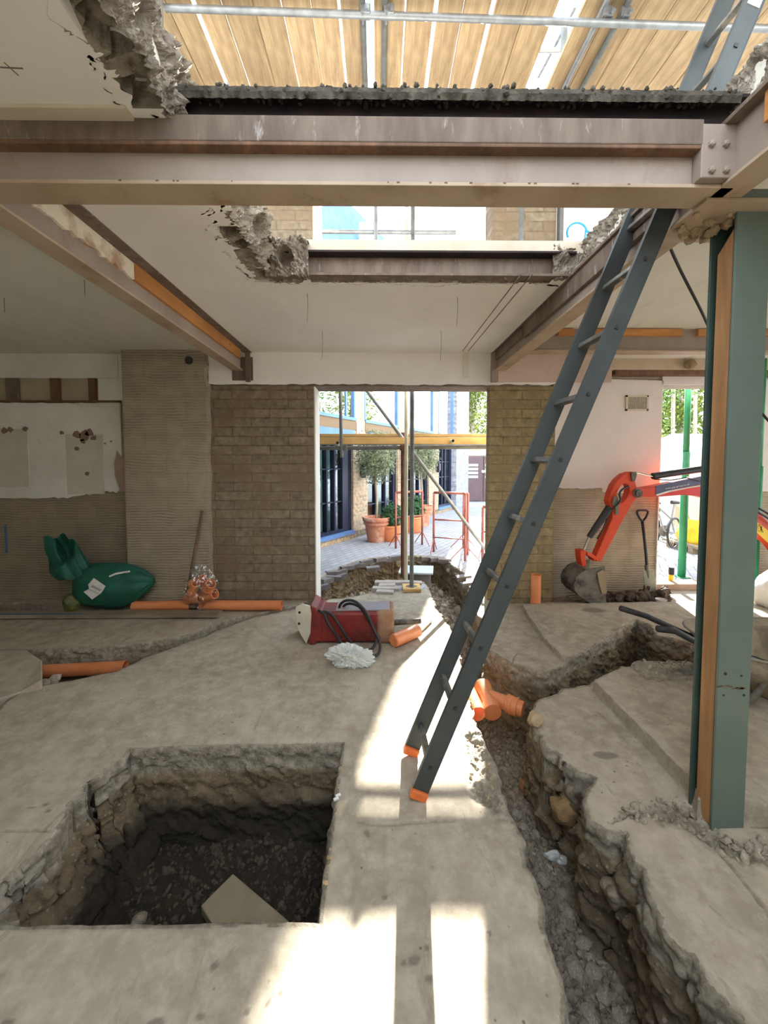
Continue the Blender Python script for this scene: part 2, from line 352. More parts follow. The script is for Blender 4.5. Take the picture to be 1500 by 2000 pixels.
    def build(s, name, m, parent=None, smooth=False, bevel=0, sub=0, origin=None, autos=None):
        V = np.array(s.v)
        if parent is not None: o0 = np.array(WO[parent])
        elif origin is not None: o0 = np.array(origin, float)
        else:
            o0 = (V.min(0) + V.max(0)) / 2; o0[2] = V[:, 2].min()
        own = o0 if parent is None else o0
        me = bpy.data.meshes.new(name)
        me.from_pydata([tuple(p) for p in (V - own)], [], s.f); me.update()
        bm = bmesh.new(); bm.from_mesh(me); bmesh.ops.recalc_face_normals(bm, faces=bm.faces); bm.to_mesh(me); bm.free()
        if isinstance(m, (list, tuple)):
            for q in m: me.materials.append(q)
        else: me.materials.append(m)
        if smooth:
            for p in me.polygons: p.use_smooth = True
        o = bpy.data.objects.new(name, me); COL.objects.link(o)
        if parent is not None: o.parent = parent; WO[o] = np.array(WO[parent])
        else: o.location = own; WO[o] = own
        if bevel:
            b = o.modifiers.new('bevel', 'BEVEL'); b.width = bevel; b.segments = 2; b.limit_method = 'ANGLE'; b.angle_limit = .7
        if sub:
            b = o.modifiers.new('sub', 'SUBSURF'); b.levels = sub; b.render_levels = sub
        return o
def smooth_by_angle(o, ang=.6):
    me = o.data
    for p in me.polygons: p.use_smooth = True
    bm = bmesh.new(); bm.from_mesh(me)
    for e in bm.edges:
        if len(e.link_faces) == 2 and e.calc_face_angle(0) > ang: e.smooth = False
    bm.to_mesh(me); bm.free(); return o
def struct(name, mb, m, **k): return tag(mb.build(name, m, **k), kind='structure')
def copy_tree(o, parent=None, delta=None):
    c = o.copy(); COL.objects.link(c); c.parent = parent
    if delta is not None: c.location = Vector(o.location) + Vector(delta)
    for ch in o.children: copy_tree(ch, c)
    return c
def text(body, name, size, m, M, parent, ext=.001):
    cu_ = bpy.data.curves.new(name, 'FONT'); cu_.body = body; cu_.size = size; cu_.extrude = ext; cu_.align_x = 'CENTER'; cu_.align_y = 'CENTER'
    cu_.materials.append(m)
    tmp = bpy.data.objects.new(name, cu_); COL.objects.link(tmp); bpy.context.view_layer.update()
    me = bpy.data.meshes.new_from_object(tmp.evaluated_get(bpy.context.evaluated_depsgraph_get())); bpy.data.objects.remove(tmp)
    o = bpy.data.objects.new(name, me); COL.objects.link(o); o.parent = parent
    Mw = M.copy(); Mw.translation = M.translation - Vector(WO[parent]); o.matrix_local = Mw; return o

# ------------------------------------------------------------------ numpy noise / SDF
_rs = np.random.RandomState(3); _T = _rs.rand(256, 256)
def vnoise(x, y):
    xi = np.floor(x).astype(int); yi = np.floor(y).astype(int); fx = x - xi; fy = y - yi
    fx = fx * fx * (3 - 2 * fx); fy = fy * fy * (3 - 2 * fy)
    a = _T[xi % 256, yi % 256]; b = _T[(xi + 1) % 256, yi % 256]; c = _T[xi % 256, (yi + 1) % 256]; d = _T[(xi + 1) % 256, (yi + 1) % 256]
    return (a * (1 - fx) + b * fx) * (1 - fy) + (c * (1 - fx) + d * fx) * fy - .5
def fbm(x, y, o=4, g=.5):
    s = 0; a = 1.0
    for i in range(o):
        s = s + a * vnoise(x * 2 ** i + 17.3 * i, y * 2 ** i + 9.1 * i); a *= g
    return s
def sdf(px, py, poly):
    """signed distance, positive inside"""
    P = np.array(poly); n = len(P); d = np.full(px.shape, 1e9); ins = np.zeros(px.shape, bool)
    for i in range(n):
        a = P[i]; b = P[(i + 1) % n]; e = b - a
        t = np.clip(((px - a[0]) * e[0] + (py - a[1]) * e[1]) / (e @ e + 1e-12), 0, 1)
        dx = px - a[0] - t * e[0]; dy = py - a[1] - t * e[1]; d = np.minimum(d, dx * dx + dy * dy)
        c = ((a[1] > py) != (b[1] > py))
        xi = a[0] + (py - a[1]) * e[0] / (e[1] if abs(e[1]) > 1e-12 else 1e-12)
        ins ^= c & (px < xi)
    d = np.sqrt(d); return np.where(ins, d, -d)
def fl(pts): return [tuple(onZ(a, b, 0)[:2]) for a, b in pts]
def sst(x, a, b): t = np.clip((x - a) / (b - a), 0, 1); return t * t * (3 - 2 * t)

PIT = [(-1.33, 1.215), (-1.33, 2.03), (-.195, 2.05), (-.19, 1.215)]
TR = fl([(600, 1174), (622, 1131), (645, 1115), (665, 1107), (690, 1098), (720, 1090), (760, 1086), (800, 1084), (840, 1085), (868, 1089), (892, 1106), (912, 1124),
         (920, 1145), (925, 1170), (935, 1195), (955, 1215), (958, 1266), (1004, 1297), (1066, 1312), (1140, 1283), (1194, 1252), (1240, 1217), (1273, 1229), (1293, 1252), (1347, 1262), (1440, 1258),
         (1440, 1330), (1347, 1326), (1235, 1322), (1165, 1334), (1103, 1349), (1062, 1370), (1046, 1385), (1049, 1411), (1066, 1457), (1103, 1481), (1128, 1502), (1165, 1519), (1153, 1548), (1160, 1598), (1188, 1618), (1228, 1628),
         (1238, 1674), (1272, 1698), (1276, 1746), (1300, 1810), (1324, 1842), (1360, 1866), (1372, 1894), (1396, 1938), (1448, 2000), (1540, 2110), (1600, 2300),
         (1100, 2300), (1108, 2100), (1104, 2000), (1108, 1930), (1082, 1860), (1066, 1830), (1060, 1746), (1032, 1690), (1015, 1630), (994, 1585), (988, 1550), (974, 1520), (968, 1490), (950, 1460), (936, 1418), (916, 1370),
         (906, 1320), (897, 1265), (880, 1225), (856, 1195), (846, 1175), (838, 1152), (826, 1137), (790, 1134), (750, 1143), (738, 1157), (700, 1164), (645, 1172), (612, 1183)])
LT = fl([(-420, 1278), (80, 1268), (200, 1262), (290, 1254), (380, 1235), (420, 1216), (530, 1191), (602, 1174), (612, 1183), (575, 1190), (500, 1202), (408, 1238), (400, 1243), (310, 1275), (230, 1310), (115, 1335), (60, 1345), (20, 1365), (0, 1384), (-60, 1420), (-420, 1520)])
DH = fl([(-420, 1177), (112, 1177), (78, 1201), (-420, 1206)])
BH = [(1.42, 4.17), (2.9, 4.17), (2.95, 4.6), (1.40, 4.6)]
R2 = fl([(1157, 1348), (1341, 1546), (1362, 1592), (1500, 1606), (1900, 1640), (1900, 1300), (1235, 1315)])
R1 = fl([(1018, 1186), (1058, 1250), (1095, 1290), (1300, 1340), (1700, 1260), (1700, 1176)])
ROUGH = [fl([(1186, 1612), (1238, 1566), (1320, 1556), (1350, 1580), (1430, 1640), (1530, 1640), (1540, 1700), (1450, 1690), (1340, 1622), (1240, 1604)]),
         fl([(905, 1440), (940, 1400), (975, 1490), (1000, 1590), (965, 1598), (915, 1560), (905, 1530)]),
         fl([(880, 1180), (915, 1180), (960, 1240), (900, 1290)])]
CRACKS = [fl([(1345, 1612), (1395, 1650), (1440, 1705), (1500, 1790), (1560, 1880)]), fl([(1462, 1609), (1600, 1606)]), fl([(700, 1606), (770, 1610), (830, 1606), (885, 1602)]),
          fl([(-60, 1622), (96, 1625)]), fl([(1190, 1604), (1240, 1592), (1340, 1594)]), fl([(958, 1262), (1000, 1254), (1058, 1252)]), fl([(1000, 1296), (1010, 1275), (1045, 1290)])]
STAINS = [(1183, 1476, 26, 8), (810, 1873, 9, 12), (834, 1852, 6, 7), (792, 1880, 6, 7), (835, 1916, 8, 9), (480, 1978, 8, 6), (545, 1945, 7, 6), (570, 1935, 6, 5), (690, 1895, 6, 5), (520, 1962, 5, 4),
          (670, 1920, 8, 7), (735, 1945, 6, 6), (690, 1890, 5, 5), (635, 1955, 6, 4), (745, 1905, 5, 5), (300, 1997, 16, 6), (386, 1985, 8, 5), (20, 1995, 14, 8), (63, 1577, 6, 2), (92, 1571, 6, 3), (97, 1583, 5, 2),
          (715, 1630, 6, 9), (750, 1752, 6, 6), (1440, 1495, 10, 4), (1220, 1240, 26, 5), (1160, 1200, 22, 5), (955, 1822, 5, 6), (418, 1884, 8, 8)]
def sdline(px, py, L):
    d = np.full(px.shape, 1e9)
    for a, b in zip(L[:-1], L[1:]):
        a = np.array(a); b = np.array(b); e = b - a
        t = np.clip(((px - a[0]) * e[0] + (py - a[1]) * e[1]) / (e @ e), 0, 1)
        d = np.minimum(d, np.hypot(px - a[0] - t * e[0], py - a[1] - t * e[1]))
    return d
def trench_floor(x, y):
    return -.50 + .05 * fbm(x * 1.3 + 5, y * 1.3, 3)
def _rightside(x, y):
    nl = len(TR) - 28
    return sst(sdline(x, y, TR[nl:]) - sdline(x, y, TR[:nl]), -.05, .05)
def _pl(x, y): return sst(-x, 1.12, 1.27) * (1 - .8 * sst(y, 1.93, 2.02))
CUT = {
 'TR': dict(poly=TR, sd=lambda x, y, w1, w2, w3: sdf(x + .032 * w1 + .018 * w3 + .012, y + .032 * w2 + .015 * w3, TR), D=lambda x, y, w1: .50 + .05 * fbm(x * 1.3 + 5, y * 1.3, 3), bat=lambda x, y: .004 + .012 * _rightside(x, y), slab=.11, amp=.034),
 'LT': dict(poly=LT, sd=lambda x, y, w1, w2, w3: sdf(x + .03 * w1, y + .03 * w2, LT), D=lambda x, y, w1: .26 + 0 * x, bat=lambda x, y: .05 + 0 * x, slab=.12, amp=.035),
 'DH': dict(poly=DH, sd=lambda x, y, w1, w2, w3: sdf(x + .01 * w1, y + .01 * w2, DH), D=lambda x, y, w1: .4 + 0 * x, bat=lambda x, y: .01 + 0 * x, slab=.1, amp=.01),
 'BH': dict(poly=BH, sd=lambda x, y, w1, w2, w3: sdf(x + .03 * w1, y + .03 * w2, BH), D=lambda x, y, w1: .13 + .12 * w1, bat=lambda x, y: .03 + 0 * x, slab=.08, amp=.02),
 'PIT': dict(poly=PIT, sd=lambda x, y, w1, w2, w3: sdf(x + (.012 + .07 * _pl(x, y)) * w1 + .03 * _pl(x, y) * w3, y + (.008 + .05 * _pl(x, y)) * w2, PIT), D=lambda x, y, w1: .48 + .04 * w1, bat=lambda x, y: .02 + .25 * _pl(x, y) + .05 * sst(y, 1.9, 2.0), slab=.13, amp=.02)}
def _w(x, y): return fbm(x * 5, y * 5, 4, .6), fbm(x * 5 + 40, y * 5 + 11, 4, .6), fbm(x * 22, y * 22, 3, .6)
def csd(key, x, y): w1, w2, w3 = _w(x, y); return CUT[key]['sd'](x, y, w1, w2, w3)
def skirt(key, name, m, step=.009, dz=.011):
    q = CUT[key]; P = np.array(q['poly'], float); n = len(P); pts = []
    for i in range(n):
        a, b = P[i], P[(i + 1) % n]; L = np.linalg.norm(b - a); k = max(1, int(L / step)); pts += [a + (b - a) * j / k for j in range(k)]
    p = np.array(pts); x, y = p[:, 0].copy(), p[:, 1].copy(); h = .004
    for it in range(14):   # walk onto the ragged rim
        s0 = csd(key, x, y); gx = (csd(key, x + h, y) - csd(key, x - h, y)) / (2 * h); gy = (csd(key, x, y + h) - csd(key, x, y - h)) / (2 * h)
        g = np.hypot(gx, gy) + .3; x = x - np.clip(s0 * gx / g ** 2, -.02, .02); y = y - np.clip(s0 * gy / g ** 2, -.02, .02)
    h = .03
    gx = csd(key, x + h, y) - csd(key, x - h, y); gy = csd(key, x, y + h) - csd(key, x, y - h)
    for it in range(14):
        gx = (np.roll(gx, 1) + gx + np.roll(gx, -1)) / 3; gy = (np.roll(gy, 1) + gy + np.roll(gy, -1)) / 3
    g = np.hypot(gx, gy) + 1e-9; nx, ny = gx / g, gy / g
    z00 = height(x[None], y[None])[0][0] * 0
    zt_ = height((x - nx * .012)[None], (y - ny * .012)[None])[0][0]
    w1 = fbm(x * 5, y * 5, 4, .6); D = q['D'](x, y, w1) + .07; bat = q['bat'](x, y); slab = q['slab']
    rows = int(float(D.max()) / dz); V = []; A1 = []; A2 = []
    for r in range(rows + 2):
        if r == 0: off = np.full(x.shape, -.010); zz = zt_ - .0015; am = 0
        else:
            t = (r - 1) / rows; dep = D * t; zz = zt_ - dep
            sl = np.clip(dep / slab, 0, 1)
            off = .006 + .014 * (q['amp'] / .045) * sl ** 1.5 + bat * np.clip((dep - slab) / (D - slab), 0, 1) ** 1.1
            am = q['amp'] * sst(dep, 0, .05) * (1 if key != 'TR' else .55 + .45 * _rightside(x, y))
            am = am * (1 + .9 * _pl(x, y) * (key == 'PIT'))
        X3, Y3, Z3 = x + nx * off, y + ny * off, zz
        a1 = fbm(X3 * 8 + Z3 * 9.7, Y3 * 8 - Z3 * 8.3 + 31, 3, .6); a2 = fbm(X3 * 26 + Z3 * 33.7, Y3 * 26 - Z3 * 28.3 + 31, 4, .65)
        cell = np.abs(fbm(X3 * 15 - Z3 * 21, Y3 * 15 + Z3 * 17 + 9, 2, .5))
        ledge = .012 * np.sign(np.sin(dep * 48 + 5 * a1)) if r else 0
        dsp = am * (1.1 * a1 + .7 * a2 + 1.2 * cell - .25) + (am > 0) * ledge * .6
        dsp = np.maximum(dsp, -off + .007 if r else -1)
        V.append(np.stack([X3 + nx * dsp, Y3 + ny * dsp, zz + (am * .3 * a2 if r else 0)], 1))
        sm = sst(-(zz - zt_) + .03 * a1 + .015 * a2, slab * .9, slab * 1.1); A1.append(sm + ((key == 'PIT') * sst(-zz, .22, .34)) * (sm > .5)); A2.append(np.ones(x.shape))  # soil value raised low on the pit sides: shade painted into the colour
    V = np.array(V); nr, nc, _ = V.shape
    i = np.arange((nr - 1) * nc); r_ = i // nc; c_ = i % nc; a = r_ * nc + c_; b = r_ * nc + (c_ + 1) % nc
    fc = np.stack([a, b, b + nc, a + nc], 1).astype(np.int32)
    me = bpy.data.meshes.new(name); co = V.reshape(-1, 3).astype(np.float32); me.vertices.add(len(co)); me.vertices.foreach_set('co', co.ravel())
    me.loops.add(fc.size); me.loops.foreach_set('vertex_index', fc.ravel()); me.polygons.add(len(fc))
    me.polygons.foreach_set('loop_start', np.arange(0, fc.size, 4, dtype=np.int32)); me.polygons.foreach_set('loop_total', np.full(len(fc), 4, np.int32))
    me.update(calc_edges=True)
    for n_, a_ in (('soil', np.array(A1)), ('broken', np.array(A2)), ('stain', np.zeros(nr * nc))):
        at = me.attributes.new(n_, 'FLOAT', 'POINT'); at.data.foreach_set('value', a_.ravel().astype(np.float32))
    me.materials.append(m); o = bpy.data.objects.new(name, me); COL.objects.link(o); o['kind'] = 'structure'; return o
def height(x, y, outside=False):
    """height, soil mask with painted pit shade, concrete-break mask, stain mask"""
    z = .006 * fbm(x * 1.5, y * 1.5, 3) + .0025 * fbm(x * 14, y * 14, 2)
    soil = np.zeros(x.shape); brk = np.zeros(x.shape)
    w1 = fbm(x * 5, y * 5, 4, .6); w2 = fbm(x * 5 + 40, y * 5 + 11, 4, .6); w3 = fbm(x * 22, y * 22, 3, .6)
    # raised screeds
    e = sdf(x + .008 * w1, y + .008 * w2, R2); z = z + .075 * sst(e, -.006, .006); brk = np.maximum(brk, .6 * np.exp(-(e / .012) ** 2))
    e = sdf(x + .012 * w1, y + .012 * w2, R1); z = z + .04 * sst(e, -.006, .006); brk = np.maximum(brk, .7 * np.exp(-(e / .014) ** 2))
    for P in ROUGH:
        e = sst(sdf(x + .05 * w1, y + .05 * w2, P), -.02, .05)
        z = z + e * (.025 * w3 + .03 * w1 - .01); brk = np.maximum(brk, e)
    for L in CRACKS:
        d = sdline(x + .02 * w1 + .006 * w3, y + .02 * w2, L); z = z - .012 * np.exp(-(d / .005) ** 2); brk = np.maximum(brk, .7 * np.exp(-(d / .006) ** 2))
    def cut(sd, D, batter, slab, rough, z, soil, brk, taper=1.4, face=.034):
        # slab face
        t0 = np.clip(sd / face, 0, 1) ** .8
        t1 = np.clip((sd - face) / batter, 0, 1) ** taper
        zz = -slab * t0 - (D - slab) * t1
        wall = t0 * (1 - sst(t1, .92, 1.0))
        zz = zz + wall * rough * (w3 * .9 + w1 * .5)
        ins = sd > 0
        z2 = np.where(ins, np.minimum(z, z * (1 - t0) + zz), z)
        soil2 = np.maximum(soil, sst(-zz, slab * .75, slab * 1.15) * ins)
        brk2 = np.maximum(brk, np.where(ins, np.maximum(wall, (sd < face) * 1.0), np.exp(-((sd) / .012) ** 2) * .6))
        return z2, soil2, brk2
    outs = []
    for key in ('TR', 'LT', 'DH', 'BH', 'PIT'):
        q = CUT[key]; sd = q['sd'](x, y, w1, w2, w3)
        z, soil, brk = cut(sd, q['D'](x, y, w1) + .02 * w3 + .02 * w1, .004 + 0 * x, .03, 0, z, soil, brk, 1.0, .004)
        if key == 'PIT': pit_shade = (sd > 0) * 1.0  # pit area mask, used to paint its shade into the soil colour
    stain = np.zeros(x.shape)
    for (u, v, a, b) in STAINS:
        c = onZ(u, v); k = (v - 905) / 1155.0 * 1.0; sx = a * c[1] / F; sy = b * c[1] / F * c[1] / H
        q = ((x - c[0] + .01 * w3 + .01 * w1) / sx) ** 2 + ((y - c[1] + .01 * w3) / max(sy, .008)) ** 2
        stain = np.maximum(stain, sst(-q, -1.5, -.7) * .8)
    soil = np.maximum(soil, (z < -.12) * 1.0); return z, soil + pit_shade * (z < -.12), brk * (z > -.05), stain
def grid_mesh(name, xs, ys, m, outside=False):
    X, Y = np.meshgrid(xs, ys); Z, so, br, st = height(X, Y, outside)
    nx, ny = len(xs), len(ys)
    co = np.stack([X, Y, Z], -1).reshape(-1, 3).astype(np.float32)
    i = np.arange((ny - 1) * (nx - 1)); r = i // (nx - 1); c = i % (nx - 1); a = r * nx + c
    fc = np.stack([a, a + 1, a + nx + 1, a + nx], -1).astype(np.int32)
    me = bpy.data.meshes.new(name); me.vertices.add(len(co)); me.vertices.foreach_set('co', co.ravel())
    me.loops.add(fc.size); me.loops.foreach_set('vertex_index', fc.ravel()); me.polygons.add(len(fc))
    me.polygons.foreach_set('loop_start', np.arange(0, fc.size, 4, dtype=np.int32)); me.polygons.foreach_set('loop_total', np.full(len(fc), 4, np.int32))
    me.update(calc_edges=True); me.polygons.foreach_set('use_smooth', (br.ravel()[a] < .12) & (so.ravel()[a] < .1))
    for n_, a_ in (('soil', so), ('broken', br), ('stain', st)):
        at = me.attributes.new(n_, 'FLOAT', 'POINT'); at.data.foreach_set('value', a_.ravel().astype(np.float32))
    me.materials.append(m); o = bpy.data.objects.new(name, me); COL.objects.link(o); o['kind'] = 'structure'; return o
def ground_mat(name, pave):
    m, nt, b, tc = base(name, .9)
    co = tc.outputs['Object']
    def at(n_): q = nd(nt, 'ShaderNodeAttribute', attribute_name=n_); return q.outputs['Fac']
    if pave:
        t = nd(nt, 'ShaderNodeTexBrick'); mp = mapping(nt, co, (1, 1, 1), (0, 0, -1.02)); nt.links.new(mp, t.inputs['Vector'])
        t.inputs['Scale'].default_value = 1; t.inputs['Brick Width'].default_value = .21; t.inputs['Row Height'].default_value = .105; t.inputs['Mortar Size'].default_value = .007
        t.inputs['Color1'].default_value = c4((.30, .31, .34)); t.inputs['Color2'].default_value = c4((.40, .41, .44)); t.inputs['Mortar'].default_value = c4((.13, .13, .14))
        col = mixc(nt, ramp(nt, noi(nt, co, 5), .3, .7), t.outputs['Color'], (.33, .32, .32)) if False else mixc(nt, .3, t.outputs['Color'], (.36, .36, .38))
    else:
        n1 = noi(nt, co, 2.2, 8, .65, .4); n2 = noi(nt, co, 11, 6, .7)
        col = mixc(nt, ramp(nt, n1, .32, .68), (.43, .375, .29), (.27, .23, .17))
        col = mixc(nt, ramp(nt, n2, .42, .78), col, (.53, .475, .38))
        col = mixc(nt, ramp(nt, noi(nt, mapping(nt, co, (3, 1, 1)), 3.0, 8, .75, .8), .56, .72), col, (.25, .215, .16))
        v = nd(nt, 'ShaderNodeTexVoronoi'); v.inputs['Scale'].default_value = 17; nt.links.new(co, v.inputs['Vector'])
        sm = ramp(nt, v.outputs['Distance'], .09, .05)
        k = nd(nt, 'ShaderNodeMath', operation='MULTIPLY'); nt.links.new(sm, k.inputs[0]); nt.links.new(ramp(nt, noi(nt, co, 1.3, 2), .44, .52), k.inputs[1])
        col = mixc(nt, k.outputs[0], col, (.13, .11, .09))
    stc = mixc(nt, at('stain'), col, (.17, .14, .115))
    n3 = noi(nt, co, 24, 7, .7)
    v2 = nd(nt, 'ShaderNodeTexVoronoi'); v2.inputs['Scale'].default_value = 32; nt.links.new(co, v2.inputs['Vector'])
    brc = mixc(nt, ramp(nt, n3, .35, .65), (.50, .45, .36), (.25, .21, .15))
    col = mixc(nt, at('broken'), stc, brc)
    n4 = noi(nt, co, 7, 8, .7)
    sc1 = mixc(nt, ramp(nt, n4, .35, .65), (.33, .25, .15), (.155, .115, .07))
    sc1 = mixc(nt, ramp(nt, v2.outputs['Distance'], .22, .10), sc1, (.40, .34, .26))
    dk_ = mixc(nt, ramp(nt, at('soil'), 1.0, 2.0), sc1, mixc(nt, ramp(nt, n4, .35, .65), (.055, .042, .025), (.028, .021, .013)))  # soil values above full turn near-black: painted shade of the pit
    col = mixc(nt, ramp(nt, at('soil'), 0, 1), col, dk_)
    nt.links.new(col, b.inputs['Base Color'])
    ad = nd(nt, 'ShaderNodeMath', operation='ADD'); nt.links.new(at('soil'), ad.inputs[0]); nt.links.new(at('broken'), ad.inputs[1])
    mr = nt.nodes.new('ShaderNodeMapRange'); nt.links.new(ad.outputs[0], mr.inputs[0]); mr.clamp = True; mr.inputs[3].default_value = .12; mr.inputs[4].default_value = 1.0
    bp = nd(nt, 'ShaderNodeBump'); bp.inputs['Distance'].default_value = .02; nt.links.new(mr.outputs[0], bp.inputs['Strength'])
    nt.links.new(noi(nt, co, 40, 8, .7), bp.inputs['Height']); nt.links.new(bp.outputs[0], b.inputs['Normal'])
    return m
M_floor = ground_mat('cast_concrete_floor', False); M_pav = ground_mat('block_paved_ground', True)
def spaced(segs):
    out = []
    for a, b, d in segs:
        n = max(1, int(round((b - a) / d))); out += list(np.linspace(a, b, n, endpoint=False))
    return np.array(out + [segs[-1][1]])
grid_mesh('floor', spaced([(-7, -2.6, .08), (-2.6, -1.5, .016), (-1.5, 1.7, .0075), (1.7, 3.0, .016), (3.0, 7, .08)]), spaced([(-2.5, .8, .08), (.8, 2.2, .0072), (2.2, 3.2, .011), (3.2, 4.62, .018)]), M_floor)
gb = grid_mesh('ground', spaced([(-14, -1.2, .4), (-1.2, 1.8, .018), (1.8, 16, .4)]), spaced([(4.62, 7.0, .022), (7.0, 12, .1), (12, 60, 1.5)]), M_pav, True)
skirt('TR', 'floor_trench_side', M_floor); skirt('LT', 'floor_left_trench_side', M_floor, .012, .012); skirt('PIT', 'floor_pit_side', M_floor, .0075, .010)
skirt('BH', 'floor_back_hollow_side', M_floor, .02, .02)
# ground behind and beside the building so light bounces as outdoors
for nm, b_ in (('ground_rear', (-14, 14, -22, -2.5)), ('ground_left', (-14, -7, -2.5, 4.62)), ('ground_right', (7, 16, -2.5, 4.62))):
    struct(nm, MB().box(b_[0], b_[1], b_[2], b_[3], -.3, 0), mat('yard_concrete', (.42, .40, .36), (.34, .32, .28), 1, .9))

# ------------------------------------------------------------------ shell
YW = 4.25; ZC = 2.667; ZS = 2.90; ZB = 2.472; ZL = 2.326
def wx(u, v=900, Y=YW): return onY(u, v, Y)[0]
def wz(v, u=750, Y=YW): return onY(u, v, Y)[2]
XJL = wx(614); XJR = wx(955)
zt = 4.98
# brick wall left of opening
YP = 4.14
xpl = wx(243, 900, YP); xpr = wx(408, 900, YP)
struct('wall_back_brick_left', MB().box(xpr - .05, XJL, YW, YW + .3, -.55, ZL), M_brk)
struct('trim_jamb_left', MB().box(XJL, XJL + .015, YW - .004, YW + .29, -.3, ZL - .01), M_white, bevel=.003)
struct('wall_back_brick_right', MB().box(XJR, wx(1083), YW, YW + .12, -.55, ZL).box(XJR + .08, wx(1083), YW + .1, YW + .3, -.55, ZL), M_brkr)
# pier with ragged right top edge
pts = [(xpl, YP, -.4), (xpr, YP, -.4)]
for i in range(1, 24): pts.append((xpr - .02 + U(-.012, .012), YP, -.4 + i * (ZC + .4) / 24))
pts += [(xpr - .03, YP, ZC), (xpl, YP, ZC)]
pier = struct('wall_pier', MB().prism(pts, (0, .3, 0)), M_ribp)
hv = onY(369, 704, YP)
struct('trim_pipe_hole', MB().lathe((hv[0], YP - .002, hv[2]), [(.0, -.002), (.042, -.002), (.042, .004), (.035, .006), (.0, .006)], 20, (0, -1, 0)), M_ink)
# far left wall
YL = 4.33
xl0 = -7.0
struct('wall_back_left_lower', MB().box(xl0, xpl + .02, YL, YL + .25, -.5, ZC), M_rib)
def jag(p0, p1, n, amp):
    p0 = np.array(p0, float); p1 = np.array(p1, float)
    return [tuple(p0 + (p1 - p0) * i / n + np.array([0, 0, U(-amp, amp)])) for i in range(1, n)]
zu, zl_ = wz(787, 100, YL), wz(972, 100, YL)
A = [(xl0, YL - .02, zl_), *jag((xl0, YL - .02, zl_), (wx(90, 972, YL), YL - .02, zl_ - .005), 30, .004), *jag((wx(90, 972, YL), YL - .02, zl_), (wx(160, 972, YL), YL - .02, wz(970, 160, YL)), 8, .015),
     *jag((wx(160, 972, YL), YL - .02, wz(968, 160, YL)), (wx(240, 960, YL), YL - .02, wz(958, 240, YL)), 14, .02),
     (wx(226, 930, YL), YL - .02, wz(930, 226, YL)), (wx(224, 905, YL), YL - .02, wz(905, 224, YL)), (wx(230, 880, YL), YL - .02, wz(878, 230, YL)), (wx(240, 895, YL), YL - .02, wz(893, 240, YL)), (wx(236, 787, YL), YL - .02, zu),
     *jag((wx(236, 787, YL), YL - .02, zu), (xl0, YL - .02, zu), 60, .006)]
struct('wall_back_plaster_left', MB().prism(A, (0, .03, 0)), M_white)
# pink backing showing where the plaster has gone
struct('trim_plaster_backing', MB().box(wx(215, 900, YL), xpl + .01, YL - .006, YL + .01, wz(960, 235, YL), wz(868, 235, YL)), M_pinkpl)
for i, (u0, u1, v0, v1) in enumerate(((-30, 60, 838, 950), (133, 205, 848, 965))):
    struct('trim_plaster_patch', MB().box(wx(u0, 900, YL), wx(u1, 900, YL), YL - .026, YL - .01, wz(v1, 100, YL), wz(v0, 100, YL)), mat('cream_patch', (.62, .60, .50), (.54, .52, .42), 4, .9), bevel=.004)
pb = MB()
for u, v, r in ((165, 852, 12), (175, 845, 8), (150, 850, 7), (182, 855, 5), (20, 839, 5), (10, 841, 6), (50, 838, 5), (150, 876, 4), (171, 925, 4), (162, 862, 5), (120, 845, 4), (217, 862, 2), (205, 866, 2)):
    c = onY(u, v, YL - .027); n = 9
    pb.prism([(c[0] + r * .0056 * (1 + U(-.35, .35)) * math.cos(t * 6.283 / n), YL - .0265, c[2] + r * .0056 * (1 + U(-.35, .35)) * math.sin(t * 6.283 / n)) for t in range(n)], (0, -.003, 0))
struct('trim_plaster_chips', pb, mat('chipped_brown_plaster', (.28, .17, .12), (.22, .15, .12), 14, .9))
# batten strip with timber blocks and top plaster
za, zb_ = wz(740, 100, YL), wz(783, 100, YL)
struct('trim_upper_plaster', MB().box(xl0, wx(236, 740, YL), YL - .045, YL + .02, za, ZC).box(wx(196, 760, YL), xpl, YL - .035, YL + .02, zb_, ZC), M_white, bevel=.004)
struct('trim_shelf_strip', MB().box(xl0, wx(236, 760, YL), YL - .05, YL + .02, zb_ - .02, zb_), M_wood_d)
struct('trim_recess_back', MB().box(xl0, wx(200, 760, YL), YL - .012, YL + .02, zb_, za), mat('recess_cream', (.42, .36, .26), (.36, .30, .20), 4, .9))
for i, (u0, u1, mm, lb) in enumerate(((18, 42, M_steel3, 'pale wooden noggin in the wall slot, leftmost of three'), (104, 122, M_wood_d, 'brown wooden noggin in the wall slot, between its two neighbours'), (178, 192, M_wood_d, 'dark red-brown wooden noggin in the wall slot, next to the ribbed pier'))):
    tag(MB().box(wx(u0, 760, YL), wx(u1, 760, YL), YL - .045, YL - .008, zb_, za).build('timber_noggin', mm, bevel=.002), lb, 'timber block', 'timber blocks in the left wall slot')
# chalky blue line low on left wall
struct('trim_blue_line', MB().box(wx(10, 1060, YL), wx(15, 1060, YL), YL - .003, YL + .001, wz(1080, 12, YL), wz(1025, 12, YL)), mat('faded_blue', (.10, .18, .26), None, 4, .9, bmp=0))
